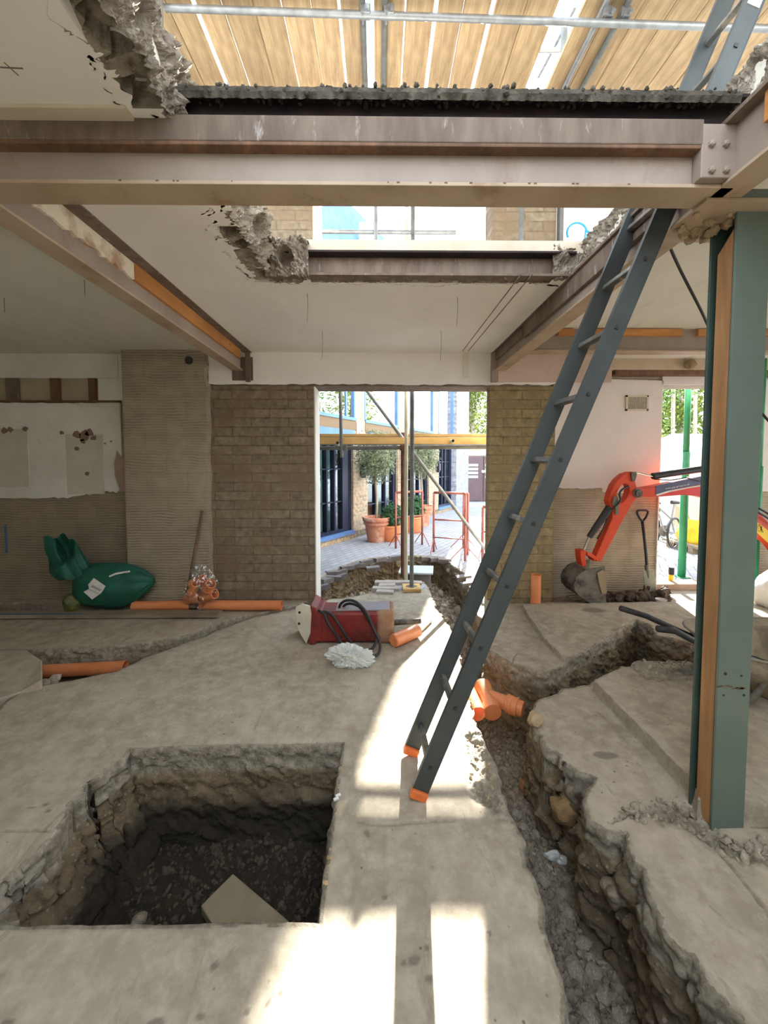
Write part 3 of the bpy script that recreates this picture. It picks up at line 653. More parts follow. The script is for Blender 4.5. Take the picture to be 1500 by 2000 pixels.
# bulkhead over the opening
xb0, xb1 = wx(499, 720), wx(957, 720)
low = [(xpr - .02, YW - .03, ZL + .015)] + jag((xpr - .02, YW - .03, ZL + .012), (wx(1085, 745), YW - .03, ZL + .012), 60, .008) + [(wx(1085, 745), YW - .03, ZL + .03)]
struct('wall_bulkhead', MB().prism(low + [(wx(1085, 700), YW - .03, ZC), (xpr - .02, YW - .03, ZC)], (0, .28, 0)), M_white2)
struct('trim_lintel_underside', MB().box(XJL - .25, XJR + .6, YW - .004, YW + .3, ZL - .006, ZL + .022), M_steel3)
struct('trim_pocket_left', MB().box(wx(456, 730), wx(496, 730), YW - .04, YW, wz(745), wz(700)), M_steel3)
struct('trim_pink_plaster', MB().box(wx(968, 700), wx(1190, 700), YW - .055, YW - .02, ZL + .035, ZC - .02), mat('pink_stained_plaster', (.62, .50, .42), (.54, .41, .34), 3, .9))
struct('trim_right_jamb_post', MB().box(wx(957, 700), wx(969, 700), YW - .09, YW - .02, ZL + .03, ZC - .005), M_steel)
# chases in the plaster of bulkhead and ceiling
struct('trim_chase', MB().box(wx(903, 700), wx(915, 700), YW - .0335, YW - .028, ZL + .08, ZC - .005), M_ceil)
# right bay wall (further back)
YR = 4.55
xr0 = wx(1083, 900, YW); xo0 = wx(1288, 900, YR); xo1 = wx(1464, 900, YR)
zs_ = wz(955, 1150, YR)
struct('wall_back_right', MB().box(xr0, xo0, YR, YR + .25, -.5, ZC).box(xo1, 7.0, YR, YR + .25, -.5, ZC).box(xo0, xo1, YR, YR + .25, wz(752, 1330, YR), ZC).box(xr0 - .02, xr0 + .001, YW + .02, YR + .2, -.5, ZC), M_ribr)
P = [(xr0, YR - .02, zs_ + .02), *jag((xr0, YR - .02, zs_ + .02), (wx(1173, 955, YR), YR - .02, zs_ + .01), 14, .012), (wx(1174, 955, YR), YR - .02, zs_ + .01), (wx(1175, 960, YR), YR - .02, zs_ - .03), *jag((wx(1180, 960, YR), YR - .02, zs_ - .045), (xo0, YR - .02, zs_ - .06), 10, .008), (xo0, YR - .02, zs_ - .05), (xo0, YR - .02, wz(744, 1250, YR)), (xr0, YR - .02, wz(738, 1150, YR))]
struct('wall_plaster_right', MB().prism(P, (0, .03, 0)).box(xo1 - .01, 7, YR - .02, YR + .01, zs_ - .03, ZC - .2).box(xo0 - .01, xo1 + .01, YR - .02, YR + .01, wz(752, 1330, YR), wz(736, 1330, YR)), mat('pinkish_white_plaster', (.82, .76, .74), (.76, .70, .67), 1.6, .9, bmp=.06))
struct('trim_opening_reveal', MB().box(xo0 - .012, xo0, YR - .02, YR + .25, .0, wz(752, 1330, YR)), M_sheet)
struct('trim_sill', MB().box(xo0 - .1, xo1, YR + .02, YR + .2, -.1, .07), mat('pink_brick_sill', (.48, .33, .24), (.38, .26, .19), 9, .9, bmp=.3))
# vent
vt = thing('vent_grille', (wx(1240, 788, YR), YR - .02, wz(788, 1240, YR)), 'cream louvred vent grille high on the white wall right of the ladder', 'vent')
va0, va1, vb0, vb1 = wx(1219, 788, YR), wx(1263, 788, YR), wz(803, 1240, YR), wz(773, 1240, YR)
fr = MB(); fr.box(va0, va1, YR - .035, YR - .02, vb0, vb0 + .02).box(va0, va1, YR - .035, YR - .02, vb1 - .02, vb1).box(va0, va0 + .02, YR - .035, YR - .02, vb0, vb1).box(va1 - .02, va1, YR - .035, YR - .02, vb0, vb1).box(va0, va1, YR - .032, YR - .02, (vb0 + vb1) / 2 - .007, (vb0 + vb1) / 2 + .007)
M_vent = mat('cream_vent', (.68, .62, .50), (.62, .56, .44), 4, .6)
fr.build('frame', M_vent, vt)
sl = MB()
for i in range(13):
    x = va0 + .028 + i * (va1 - va0 - .056) / 12; sl.box(x - .004, x + .004, YR - .032, YR - .022, vb0 + .01, vb1 - .01)
sl.build('slat', M_vent, vt); MB().box(va0 + .01, va1 - .01, YR - .0215, YR - .0195, vb0 + .01, vb1 - .01).build('backing', M_intr, vt)

# side walls and upper storey
struct('wall_rear', MB().box(-7.2, 7.2, -2.7, -2.5, 0, ZS).box(-7.2, 7.2, -2.7, -2.5, ZS, 3.2), M_white)
struct('wall_right', MB().box(7, 7.2, -2.6, .2, -.3, ZS).box(7, 7.2, 4.3, 4.8, -.3, ZS).box(7, 7.2, .2, 4.3, 2.45, ZS), M_white)  # opening in this unseen wall added to let in extra side sky light
struct('wall_left', MB().box(-7.2, -7, -2.6, 4.6, -.3, 2.9), M_white)
zup0 = ZS - .02
xuL, xuR = wx(610, 440), wx(963, 440); xuE = wx(1086, 440)
struct('wall_upper_brick', MB().box(-7, xuL, YW, YW + .3, zup0, zt).box(xuR, xuE, YW, YW + .3, zup0, zt).box(xuL, xuR, YW, YW + .3, 4.8, zt), M_brk)
struct('wall_upper_white', MB().box(xuE, 7, YW + .06, YW + .3, zup0, zt), M_white2)
struct('trim_upper_reveal', MB().box(xuL - .001, xuL + .06, YW + .02, YW + .28, zup0, 4.8), M_white2)
# floor slab / ceilings
def lumpy(name, xs, ys, zs, m, axis, amp, holes=(), kind='structure', seed=0):
    pass
XH = onZ(0, 0, 0)[0] * 0 - .66  # left edge of the hole in the ceiling
YH = onZ(700, 535, ZC)[1]       # far edge of the hole
XHR = 1.235
struct('ceiling_left', MB().box(-7, -1.43, -2.6, YL + .25, ZC, ZS - .03), M_ceil)
struct('ceiling_centre_strip', MB().box(-1.43, XH - .15, -2.6, YW, ZC, ZS).box(XH - .15, XH - .06, -2.6, YH + .12, ZC + .08, ZS).box(XH - .15, XH - .06, YH + .12, YW, ZC, ZS), M_ceil2)
struct('ceiling_centre', MB().box(XH - .06, XHR + .06, YH + .12, YW, ZC, ZS), M_ceil2)
struct('ceiling_right', MB().box(XHR + .06, 7, -2.6, YR, ZC, ZS), M_ceil)
struct('trim_ceiling_strip', MB().box(-7, XH - .17, onZ(0, 202, ZC)[1], 1.7, ZC - .012, ZC), mat('buff_strip', (.60, .54, .42), (.54, .47, .35), 3, .9))
# ceiling chase groove
g0, g1 = onZ(1035, 535, ZC), onZ(905, 685, ZC); g2, g3 = onZ(1012, 535, ZC), onZ(900, 690, ZC)
for a, b in ((onZ(1018, 535, ZC), onZ(903, 686, ZC)), (onZ(1040, 535, ZC), onZ(914, 686, ZC))):
    struct('trim_ceiling_groove', MB().bar((a[0], a[1], ZC - .001), (b[0], b[1], ZC - .001), .007, .004), M_bconc)
# broken slab edges as displaced grids --------------------------------------
def broken_face(name, p0, p1, out, z0, z1, m, holes=(), amp=.05, under=.10, top_fade=.3, nu=160, nv=22, seed=0.0):
    """p0->p1 run along the edge (xy), out = outward xy unit; face from z0 (soffit) to z1, ragged; also a ragged underside skirt running back by 'under'"""
    p0 = np.array(p0, float); p1 = np.array(p1, float); out = np.array(out, float); L = np.linalg.norm(p1 - p0)
    vs = []; rows = []
    nb = 14
    for j in range(nb + nv + 6):
        row = []
        for i in range(nu + 1):
            s = i / nu * L; p = p0 + (p1 - p0) * i / nu
            if j < nb: t = 0; back = under * (1 - j / nb); zz = z0 - .002
            elif j < nb + nv: t = (j - nb) / (nv - 1); back = 0; zz = z0 + (z1 - z0) * t
            else: t = 1; back = under * (j - nb - nv + 1) / 6; zz = z1
            n1 = mnoise.noise(Vector((s * 9 + seed, t * 3, back * 8))) ; n2 = mnoise.noise(Vector((s * 28 + seed, t * 8 + 5, back * 20)))
            n0 = mnoise.noise(Vector((s * 3.5 + seed, 7.7, 0)))
            vd = mnoise.voronoi(Vector((s * 17 + seed, t * 3.2 + 2, back * 17)))[0]; vd2 = mnoise.voronoi(Vector((s * 42 + seed, t * 8 + 2, back * 42)))[0]
            d = amp * (n0 * .9 + n1 * .5 + n2 * .2 + (.45 - vd[0]) * .9 + (.45 - vd2[0]) * .4)
            if t < .4: d -= amp * .9 * (1 - t / .4) * (.6 + n1 + n0)   # spalled soffit lip
            if j >= nb + nv: d *= 1
            d += amp * .35 * mnoise.noise(Vector((s * 75 + seed, t * 17, back * 60)))
            for (hs, ht, hr) in holes:
                q = math.hypot(s - hs, (t - ht) * (z1 - z0)) / hr
                if q < 1 and nb <= j < nb + nv: d = d * .3 - .24 * (1 - q ** 8)
            q = p + out * (d - back)
            hz_ = 0
            for (hs, ht, hr) in holes:
                if j < nb and abs(s - hs) < hr * .85 and j > nb * .4 and int(hs * 100 + .5) in (136, 151, 226, 241, 106): hz_ = max(hz_, .05 + .08 * math.sqrt(max(0, 1 - ((s - hs) / hr / .85) ** 2)))
            if j < nb:
              zz = z0 - .001 + .05 * max(0, (j / nb) ** 1.2 * 1.0 + n0 * .9 + n1 * .55 + n2 * .15 - .38) * (1 if j else 0)
              if hz_ and j < nb - 1: zz = z0 + hz_
            row.append((q[0], q[1], zz))
        rows.append(row)
    n = nu + 1; V = [p for r in rows for p in r]
    Fc = [(a * n + i, a * n + i + 1, (a + 1) * n + i + 1, (a + 1) * n + i) for a in range(len(rows) - 1) for i in range(nu)]
    mb = MB(); mb.add(V, Fc)
    o = struct(name, mb, [m, M_ceil2])
    for p, f in zip(o.data.polygons, Fc):
        if max(V[k][2] for k in f) < z0 + .001: p.material_index = 1
    return o
hl = [(s, .52, .060) for s in np.arange(.01, 3.6, .15)]
broken_face('ceiling_broken_edge_left', (XH, -.2), (XH, YH + .1), (1, 0), ZC, ZS, M_bconc, hl, .06, .15, nu=620, nv=30)
broken_face('ceiling_broken_edge_right', (XHR + .04, -.2), (XHR + .04, YH + .15), (-1, 0), ZC + .02, ZS, M_bconc, [], .035, .10, nu=460, seed=30)
broken_face('ceiling_broken_edge_far', (XH, YH + .09), (XHR + .05, YH + .09), (0, -1), ZC, ZC + .045, M_bconc, [], .03, .05, nu=200, nv=6, seed=60)
broken_face('ceiling_broken_corner_far', (XH - .02, YH - .02), (XH + .22, YH - .02), (0, -1), ZC - .004, ZS - .03, M_bconc, [(.1, .5, .05)], .07, .10, nu=60, seed=90)
broken_face('ceiling_broken_corner_right', (XHR - .14, YH + .03), (XHR + .06, YH + .03), (0, -1), ZC, ZS - .02, M_bconc, [], .04, .10, nu=60, seed=120)
ed = MB(); pr = [(XH - .1, YH + .05, ZS - .075)]
n_ = 60
for i in range(n_ + 1):
    x = XH - .1 + (XHR + .1 - XH + .05) * i / n_; pr.append((x, YH + .05, ZS - .078 + .010 * abs(math.sin(x * 9)) * (1 if x < .3 else .3)))
pr += [(XHR + .05, YH + .05, ZS), (XH - .1, YH + .05, ZS)]
struct('trim_screed_edge', ed.prism(pr, (0, .12, 0)), mat('buff_screed', (.66, .58, .46), (.56, .48, .37), 6, .9, bmp=.4))
# sunlit lip of the broken slab on the left side
# ------------------------------------------------------------------ steelwork
BW = .115
def ibeam(root, p, q, z0, z1, m, msof, w=BW, tf=.012, rec=.02):
    """p,q xy points of centre line"""
    p = np.array(p, float); q = np.array(q, float); d = (q - p) / np.linalg.norm(q - p); a = np.array([-d[1], d[0]])
    def bx(o0, o1, za_, zb2, mb):
        c = [p + a * o0, p + a * o1, q + a * o1, q + a * o0]
        mb.prism([(c_[0], c_[1], za_) for c_ in c], (0, 0, zb2 - za_))
    f = MB(); bx(-w / 2, w / 2, z0, z0 + tf, f); f.build('bottom_flange', msof, root, bevel=.002)
    g = MB(); bx(-w / 2 + rec, w / 2 - rec, z0 + tf, z1, g); g.build('web', m, root)
Yf = onZ(750, 362, ZB)[1]; Yb = onZ(750, 404, ZB)[1]; Yc = (Yf + Yb) / 2
# near cross beam
nb_ = thing('steel_beam', (0, Yc, ZB), 'long pinkish steel beam crossing the whole view in front of the hole, bolted above the green column', 'steel beam')
xe = onY(1372, 300, Yf)[0]
MB().box(-7, xe + .12, Yf, Yb, ZB, ZB + .013).build('bottom_flange', M_steel2, nb_, bevel=.002)
MB().box(-7, xe + .1, Yf + .012, Yb - .012, ZB + .013, ZC - .01).build('web', M_steel, nb_)
zk0, zk1 = onY(750, 277, Yf - .03)[2], onY(750, 226, Yf - .03)[2]
MB().box(-7, onY(1376, 250, Yf - .03)[0] + .0, Yf - .03, Yf + .02, zk0, zk1).build('timber_packer', M_steel3, nb_, bevel=.004)
MB().box(-7, onY(1372, 250, Yf)[0], Yf - .028, Yf + .015, zk0 - .012, zk0 + .002).build('rusty_strip', M_wood_d, nb_, bevel=.003)
cg = MB()
for i in range(16):
    x = U(-1.0, 1.1); cg.box(x, x + U(.004, .012), Yf - .0008, Yf, ZB + .008, ZB + .013)
cg.build('paint_chips', M_wood_d, nb_)
pl = MB().box(onY(1366, 300, Yf - .02)[0], onY(1436, 300, Yf - .02)[0], Yf - .03, Yf + .01, onY(1400, 351, Yf - .02)[2], onY(1400, 246, Yf - .02)[2]).build('end_plate', M_steel, nb_, bevel=.003)
for u, v in ((1391, 280), (1419, 280), (1391, 331), (1419, 331)):
    c = onY(u, v, Yf - .035); MB().lathe((c[0], Yf - .03, c[2]), [(0.0, .014), (.008, .013), (.0115, .009), (.012, 0)], 6, (0, -1, 0)).build('bolt', M_steel, pl, smooth=False)
# old joist over the near beam
jo = thing('rusty_joist', (.2, Yc, zk1), 'black rusted old joist with mossy debris lying over the pinkish cross beam', 'steel joist')
jx0, jx1 = onY(352, 200, Yf)[0], onY(1440, 200, Yf)[0]
zj0 = zk1; zj1 = onY(750, 177, Yf)[2]
MB().box(jx0 - .25, jx1, Yf + .035, Yf + .06, zj0 - .02, zj1).build('web', M_rust, jo)
MB().box(jx0 - .25, jx1 + .04, Yf - .005, Yf + .12, zj1 - .014, zj1 - .002).build('top_flange', M_rust, jo)
dg = MB()
N = 420
vs = []; 
for j in range(5):
    for i in range(N + 1):
        x = jx0 - .1 + (jx1 - jx0 + .1) * i / N
        n1 = mnoise.noise(Vector((x * 14, j * .9, 0))); n2 = mnoise.noise(Vector((x * 50, j * 2.0, 4)))
        yy = [Yf - .012, Yf - .02, Yf - .018, Yf - .0, Yf + .1][j]; zz = [-.040, -.022, -.006, .003, .004][j]
        vs.append((x, yy + .008 * n1 + .006 * n2, zj1 + zz + .006 * n1 + .009 * n2 * (1 if j < 4 else 0)))
dg.add(vs, [(j * (N + 1) + i, j * (N + 1) + i + 1, (j + 1) * (N + 1) + i + 1, (j + 1) * (N + 1) + i) for j in range(4) for i in range(N)])
for i in range(520):
    x = U(jx0 - .1, jx1); dg.rock((x, U(Yf - .02, Yf + .03), zj1 + U(-.03, .006)), U(.003, .011), 1)
dg.build('debris_crust', M_moss, jo)
# crust lumps where slab sits on the joist at left
# left depth beam
lx0, lx1 = -1.612 * .966, -1.495 * .966
lx0 = onY(456, 724, YW)[0]; lx1 = lx0 + BW
lb = thing('steel_beam', (lx0, 3, ZB), 'steel beam on the left running away from the cross beam to the brick wall', 'steel beam')
MB().box(lx0, lx1, Yb + .002, YW - .035, ZB, ZB + .012).build('bottom_flange', M_steel2, lb, bevel=.002)
MB().box(lx0 + .02, lx1 - .006, Yb + .002, YW - .1, ZB + .012, ZC).build('web', M_steel, lb)
ym = onX(258, 510, lx1)[1]
MB().box(lx1 - .02, lx1 + .016, ym, YW - .15, ZB + .095, ZC - .002).build('timber_batten', M_wood_o, lb, bevel=.002)
rg = [(lx1 + .01, Yb + .01, ZC - .004)] + [(lx1 + .01, Yb + .01 + (ym - Yb) * i / 24, ZB + .10 + U(-.014, .014)) for i in range(25)] + [(lx1 + .01, ym + .03, ZC - .004)]
MB().prism(rg, (-.02, 0, 0)).build('plaster_remnant', mat('stained_white_plaster', (.78, .72, .58), (.45, .30, .20), 7, .9, bmp=.4, contrast=(.45, .62)), lb)
MB().box(lx1 + .0, lx1 + .09, Yb, YW - .03, ZC - .006, ZC + .001).build('soffit_strip', M_steel3, lb)
struct('trim_left_end_post', MB().box(lx1 + .03, lx1 + .075, YW - .06, YW - .03, ZL + .03, ZC), M_steel3)
# right depth beam
rx0 = onX(1370, 443, 1.0)[0]
q = onY(1000, 713, 3.6)
rx1 = 1.106 * 0 + onZ(1370, 443, ZB)[0]; rx0 = rx1 - .118
rb = thing('steel_beam', (rx0, 2, ZB), 'steel beam on the right running from above the column back to the opening, ladder leaning beside it', 'steel beam')
MB().box(rx0, rx1, -1.5, YW - .035, ZB, ZB + .013).build('bottom_flange', M_steel2, rb, bevel=.002)
MB().box(rx0 + .022, rx1 - .02, -1.5, YW - .06, ZB + .013, ZC + .02).build('web', M_steel, rb)
MB().box(rx0 - .004, rx0 + .03, Yb + .03, YW - .9, ZC - .115, ZC - .005).build('timber_batten', M_steel3, rb, bevel=.003)
MB().box(rx0 + .0, rx0 + .035, .3, 1.28, ZC - .10, ZC - .002).build('orange_batten', M_wood_o, rb, bevel=.003)
MB().box(rx0 - .02, rx0 + .03, .0, YW - .06, ZC - .004, ZC + .012).build('top_flange', M_steel3, rb, bevel=.002)
MB().box(rx0 + .0, rx0 + .03, YW - .85, YW - .06, ZB + .10, ZC - .008).build('short_packer', M_steel3, rb, bevel=.004)
# rear right cross beam
ry0 = onZ(1250, 686, ZB)[1]; 
rc = thing('steel_beam', (2.6, ry0, ZB), 'steel cross beam under the right-hand ceiling, orange battens fixed along it', 'steel beam')
MB().box(rx1, 7, ry0, ry0 + BW, ZB, ZB + .013).build('bottom_flange', M_steel2, rc, bevel=.002)
MB().box(rx1, 7, ry0 + .02, ry0 + BW - .02, ZB + .013, ZC).build('web', M_steel, rc)
for u0, u1 in ((1090, 1120), (1160, 1332), (1362, 1420), (1488, 1560)):
    MB().box(onY(u0, 645, ry0)[0], onY(u1, 645, ry0)[0], ry0 - .012, ry0 + .022, onY(1250, 656, ry0)[2], ZC - .006).build('timber_batten', M_wood_ox, rc, bevel=.002)
# boxed lintel behind it
struct('trim_boxed_lintel', MB().box(wx(1190, 715, YR), 7, YR - .12, YR, wz(736, 1250, YR), wz(722, 1250, YR)), M_wood_d)
struct('trim_lintel_fascia', MB().box(wx(1075, 700, 4.2), 7, 4.42, 4.5, wz(722, 1250, 4.42), ZC), mat('tan_fascia', (.56, .47, .35), (.48, .38, .27), 4, .9, bmp=.2))
struct('trim_fascia_block', MB().rock(onY(1349, 711, 4.38), .05, 2, (1.3, .7, 1), rot=0), mat('mortar_lump', (.28, .21, .10), (.2, .15, .08), 9, .9))
# joist at slab's cut edge
je = thing('steel_joist', (.2, YH, ZC), 'grey-brown steel joist exposed along the far cut edge of the upper floor', 'steel joist')
MB().box(XH - .05, XHR, YH + .10, YH + .12, ZC + .01, ZS - .07).build('web', M_steel3, je)
MB().box(XH - .05, XHR, YH + .03, YH + .13, ZC + .008, ZC + .022).build('bottom_flange', M_steel3, je)
MB().box(XH - .05, XHR, YH + .03, YH + .13, ZS - .085, ZS - .073).build('top_flange', M_rust, je)
# column
cb = onZ(1420, 1618)
cx0, cx1 = onY(1395, 1500, cb[1])[0], onY(1458, 1500, cb[1])[0]; cy0 = cb[1]; cy1 = cy0 + .125
ct = thing('steel_column', ((cx0 + cx1) / 2, (cy0 + cy1) / 2, -.05), 'tall green-painted steel column on the right with an orange timber in its side', 'column')
zct = onY(1440, 368, cy0)[2]
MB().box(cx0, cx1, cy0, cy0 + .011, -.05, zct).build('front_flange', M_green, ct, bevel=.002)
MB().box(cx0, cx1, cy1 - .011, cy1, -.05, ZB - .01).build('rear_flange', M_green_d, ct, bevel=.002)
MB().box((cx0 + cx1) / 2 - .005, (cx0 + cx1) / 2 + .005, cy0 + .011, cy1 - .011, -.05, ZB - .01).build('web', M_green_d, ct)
tz = onY(1415, 458, cy0 + .03)[2]
pts = [(cx0 + .004, cy0 + .018, .0), (cx0 + .004, cy0 + .088, .0), (cx0 + .004, cy0 + .088, tz - .05), (cx0 + .004, cy0 + .065, tz - .03), (cx0 + .004, cy0 + .018, tz + .015)]
MB().prism(pts, (.045, 0, 0)).build('timber_batten', M_wood_oz, ct, bevel=.002)
bh = MB()
for u, v, r in ((1417, 1316, .006), (1448, 1320, .004), (1413, 1358, .004), (1453, 1358, .005)):
    c = onY(u, v, cy0 - .001); bh.lathe((c[0], cy0, c[2]), [(0, .003), (r, .002), (r, 0)], 10, (0, -1, 0))
bh.build('bolt', M_rust, ct)
ch = MB()
for k in range(9):
    c = onY(1403 + k * 6, 1342 + U(-3, 3), cy0); r = U(.004, .012); n = 8
    ch.prism([(c[0] + r * 1.3 * (1 + U(-.4, .4)) * math.cos(t * .785), cy0 - .0006, c[2] + r * .5 * (1 + U(-.4, .4)) * math.sin(t * .785)) for t in range(n)], (0, .001, 0))
ch.build('rust_patch', mat('bare_rust', (.16, .11, .075), (.12, .08, .05), 20, .9), ct)
MB().box(rx0 - .01, cx1 + .02, cy0 - .06, cy1 + .09, ZB - .012, ZB).build('cap_plate', M_steel2, ct, bevel=.002)
lm = MB()
for i in range(26): lm.rock((U(rx0 + .01, cx0 + .03), U(cy0 + .0, cy1 + .06), ZB - .016 + U(-.012, .004)), U(.010, .026), 1, (1, 1, .7))
lm.build('mortar_drips', mat('buff_mortar', (.46, .36, .22), (.34, .25, .14), 20, .95, bmp=.6), ct)

# ------------------------------------------------------------------ ladder
A0 = onY(840, 1499, 1.688); DL = np.array([.1083, -.005, .2733]); dl = DL / np.linalg.norm(DL)
foot = A0 - dl * (A0[2] - .012) / dl[2]
far_off = np.array([-.012, .268, 0.0])
ld = thing('ladder', (foot[0], foot[1] + .13, 0), 'long grey aluminium ladder with orange feet leaning through the hole in the ceiling', 'ladder')
perp = np.array([dl[2], 0, -dl[0]]); perp /= np.linalg.norm(perp)
LEN = 4.35
for nm, off, L in (('stile', np.zeros(3), LEN), ('stile', far_off, LEN - .36)):
    p = foot + off; p[2] = foot[2]; q = p + dl * L; w = .036; t = .011
    s = MB(); c = (p + q) / 2; hd = dl * L / 2
    s.obox(c, hd, perp * w, np.array([0, .0018, 0]))
    for sg in (-1, 1): s.obox(c + perp * w * sg + np.array([0, .008, 0]), hd, perp * .0018, np.array([0, t, 0]))
    st = s.build(nm, M_alu, ld)
    if not off.any():
        for k in range(14):
            h = A0 + DL * (k) ; MB().obox(h + np.array([0, -.0035, 0]), dl * .0075, perp * .0075, np.array([0, .002, 0])).build('rung_socket', M_blk, st)
    MB().obox(p + dl * .012, dl * .020, perp * .039, np.array([0, .017, 0])).build('rubber_foot', M_orp, ld, bevel=.006)
    if off.any(): MB().obox(q, dl * .025, perp * .040, np.array([0, .018, 0])).build('end_cap', M_orp, ld, bevel=.01)
for k in range(15):
    a = A0 + DL * (k - 0) ; 
    if (a - foot) @ dl > LEN - .35: break
    b = a + far_off; 
    MB().obox((a + b) / 2, (b - a) / 2, perp * .013, dl * .013).build('rung', M_alu2, ld, bevel=.004)
p0 = foot + dl * 3.66 + np.array([0, -.003, 0])
lbl = MB().obox(p0, dl * .12, perp * .026, np.array([0, .001, 0])).build('label', M_paper, ld)
tx = MB()
for k in range(7):
    tx.obox(p0 + dl * (-.09 + k * .03) + np.array([0, -.0015, 0]), dl * .004, perp * U(.010, .022), np.array([0, .0004, 0]))
tx.build('print', M_ink, lbl)

# ------------------------------------------------------------------ scaffold over the hole
def tube_thing(name, p, q, m, label, group=None, r=.0242, ends=True):
    o = MB().tube([p, q], r, 14).build(name, m, smooth=False); smooth_by_angle(o)
    return tag(o, label, 'scaffold tube', group)
def coupler(c, m, label, group, s=1.0, axis=(1, 0, 0)):
    t = thing('scaffold_coupler', c, label, 'scaffold coupler', group); c = np.array(c, float)
    MB().obox(c, (.04 * s, 0, 0), (0, .034 * s, 0), (0, 0, .036 * s)).build('clamp', m, t, bevel=.01)
    MB().tube([c + np.array([-.02, -.05, -.035]), c + np.array([-.02, .05, -.035])], .008, 8).build('bolt', m, t)
    MB().lathe(c + np.array([.02, -.05, -.035]), [(0, .016), (.014, .016), (.014, 0), (0, 0)], 6, (0, -1, 0)).build('nut', m, t)
    return t
ORD = ['first', 'second', 'third', 'fourth', 'fifth', 'sixth', 'seventh', 'eighth', 'ninth', 'tenth', 'eleventh', 'twelfth', 'thirteenth', 'fourteenth', 'fifteenth', 'sixteenth', 'seventeenth', 'eighteenth', 'nineteenth', 'twentieth', 'twenty-first', 'twenty-second', 'twenty-third', 'twenty-fourth', 'twenty-fifth', 'twenty-sixth', 'twenty-seventh', 'twenty-eighth', 'twenty-ninth', 'thirtieth', 'thirty-first', 'thirty-second']
ZP = 5.0
edges = [355, 403, 447, 490, 540, 585, 632, 677, 717, 783, 832, 876, 923, 975, 1025]   # gap pixels at v=175 (left group)
rest = [1066, 1110, 1160, 1210, 1262, 1312, 1364, 1416, 1470, 1524, 1578, 1632]
gapw = {355: .01, 403: .004, 447: .030, 490: .012, 540: .002, 585: .010, 632: .004, 677: .022, 717: .0, 783: .014, 832: .032, 876: .010, 923: .036, 975: .003, 1025: .0}
bi = 0; first = None
def board(xa, xb, tilt=0.0):
    global bi
    y0, y1 = .3 + U(-.1, 0), 4.2
    zt_ = ZP + U(-.004, .006)
    o = MB()
    n = 5
    sk = U(-.012, .012)
    o.add([(xa + sk, y0, zt_), (xb + sk, y0, zt_), (xb, y1, zt_), (xa, y1, zt_), (xa + sk, y0, zt_ + .038), (xb + sk, y0, zt_ + .038), (xb, y1, zt_ + .038), (xa, y1, zt_ + .038)],
          [(0, 1, 2, 3), (7, 6, 5, 4), (0, 4, 5, 1), (1, 5, 6, 2), (2, 6, 7, 3), (3, 7, 4, 0)])
    ob = o.build('scaffold_board', M_wood_b, bevel=.003)
    tag(ob, 'pale timber scaffold board overhead, ' + ORD[bi] + ' from the left in the platform', 'scaffold board', 'scaffold boards of the platform overhead')
    bi += 1
def bx_(u): return onZ(u, 175, ZP)[0]
for i in range(len(edges) - 1):
    if edges[i] == 717:
        board(bx_(717) + .075, bx_(783) - .006); continue
    board(bx_(edges[i]) + gapw[edges[i]] / 2, bx_(edges[i + 1]) - gapw[edges[i + 1]] / 2)
for i in range(len(rest) - 1):
    board(bx_(rest[i]) + .004, bx_(rest[i + 1]) - .004)
zq = ZP - .055
yl = onZ(700, 20, zq)[1]
tube_thing('scaffold_tube', (onY(322, 17, yl)[0], yl, zq), (4.9, yl, zq - .14), M_galv, 'galvanised tube crossing under the overhead boards from side to side')
for u, lb_, dx in ((714, 'galvanised tube along the boards, left of the close pair near the middle', 0), (750, 'galvanised tube along the boards, right of the close pair near the middle', .0), (1190 - 87, 'galvanised tube along the boards, left of the pair near the bright gap', 0), (1225 - 87, 'galvanised tube along the boards, right of the pair near the bright gap', 0)):
    x = onZ(u, 175, zq + .0)[0]
    tube_thing('scaffold_tube', (x, 2.4, zq + .028), (x, 4.2, zq + .028), M_galvd if u != 1103 else M_galv, lb_)
for u, v, k in ((714, 30, 'left of the middle pair'), (760, 22, 'right of the middle pair'), (1184, 28, 'left of the right-hand pair'), (1216, 32, 'right of the right-hand pair')):
    c = onZ(u, v, zq - .0); coupler((c[0], yl, zq - .01), M_galv, 'galvanised coupler on the crossing tube, ' + k, 'couplers on the overhead tube')
tube_thing('scaffold_tube', (onY(312, 30, 3.1)[0], 3.1, 2.9), (onY(312, 30, 3.1)[0], 3.1, 6.3), M_galv, 'upright galvanised tube at the upper left beside the broken slab')
# tube cross seen in the open gap
c = onZ(1078, 102, 6.2)
tube_thing('scaffold_tube', (c[0] - .6, c[1], 6.2), (c[0] + .8, c[1] - .05, 6.2), M_galv, 'tube crossing above the bright gap in the boards')
tube_thing('scaffold_tube', onZ(1052, 150, 6.3), onZ(1125, 12, 6.3), M_galv, 'slanting tube running along the bright gap in the boards', r=.02)

# tubes outside the upper window and in front of it
for u, lb_, Y_, mm in ((734, 'thickest upright tube in the upper opening', 4.75, M_galv), (787, 'upright tube in the upper opening, left of a close pair', 5.3, M_ctube), (798, 'upright tube in the upper opening, right of a close pair', 5.0, M_galvd)):
    x = onY(u, 440, Y_)[0]
    if u == 734: tube_thing('scaffold_tube', (x, Y_, 3.0), (x, Y_, 6.2), mm, lb_)
xw0 = onY(1018, 440, 3.9)[0]
tube_thing('scaffold_tube', (xw0, 3.9, 2.9), (xw0, 3.9, 5.6), M_galvd, 'dark upright tube in front of the upper brick wall')
xw1 = onY(1099, 440, 4.2)[0]
tag(MB().box(xw1 - .03, xw1 + .01, 4.2, 4.27, 2.9, 6.0).build('service_duct', M_galvd, bevel=.003), 'grey vertical duct at the edge of the upper white wall', 'duct')
zh = onY(700, 449, 4.75)[2]
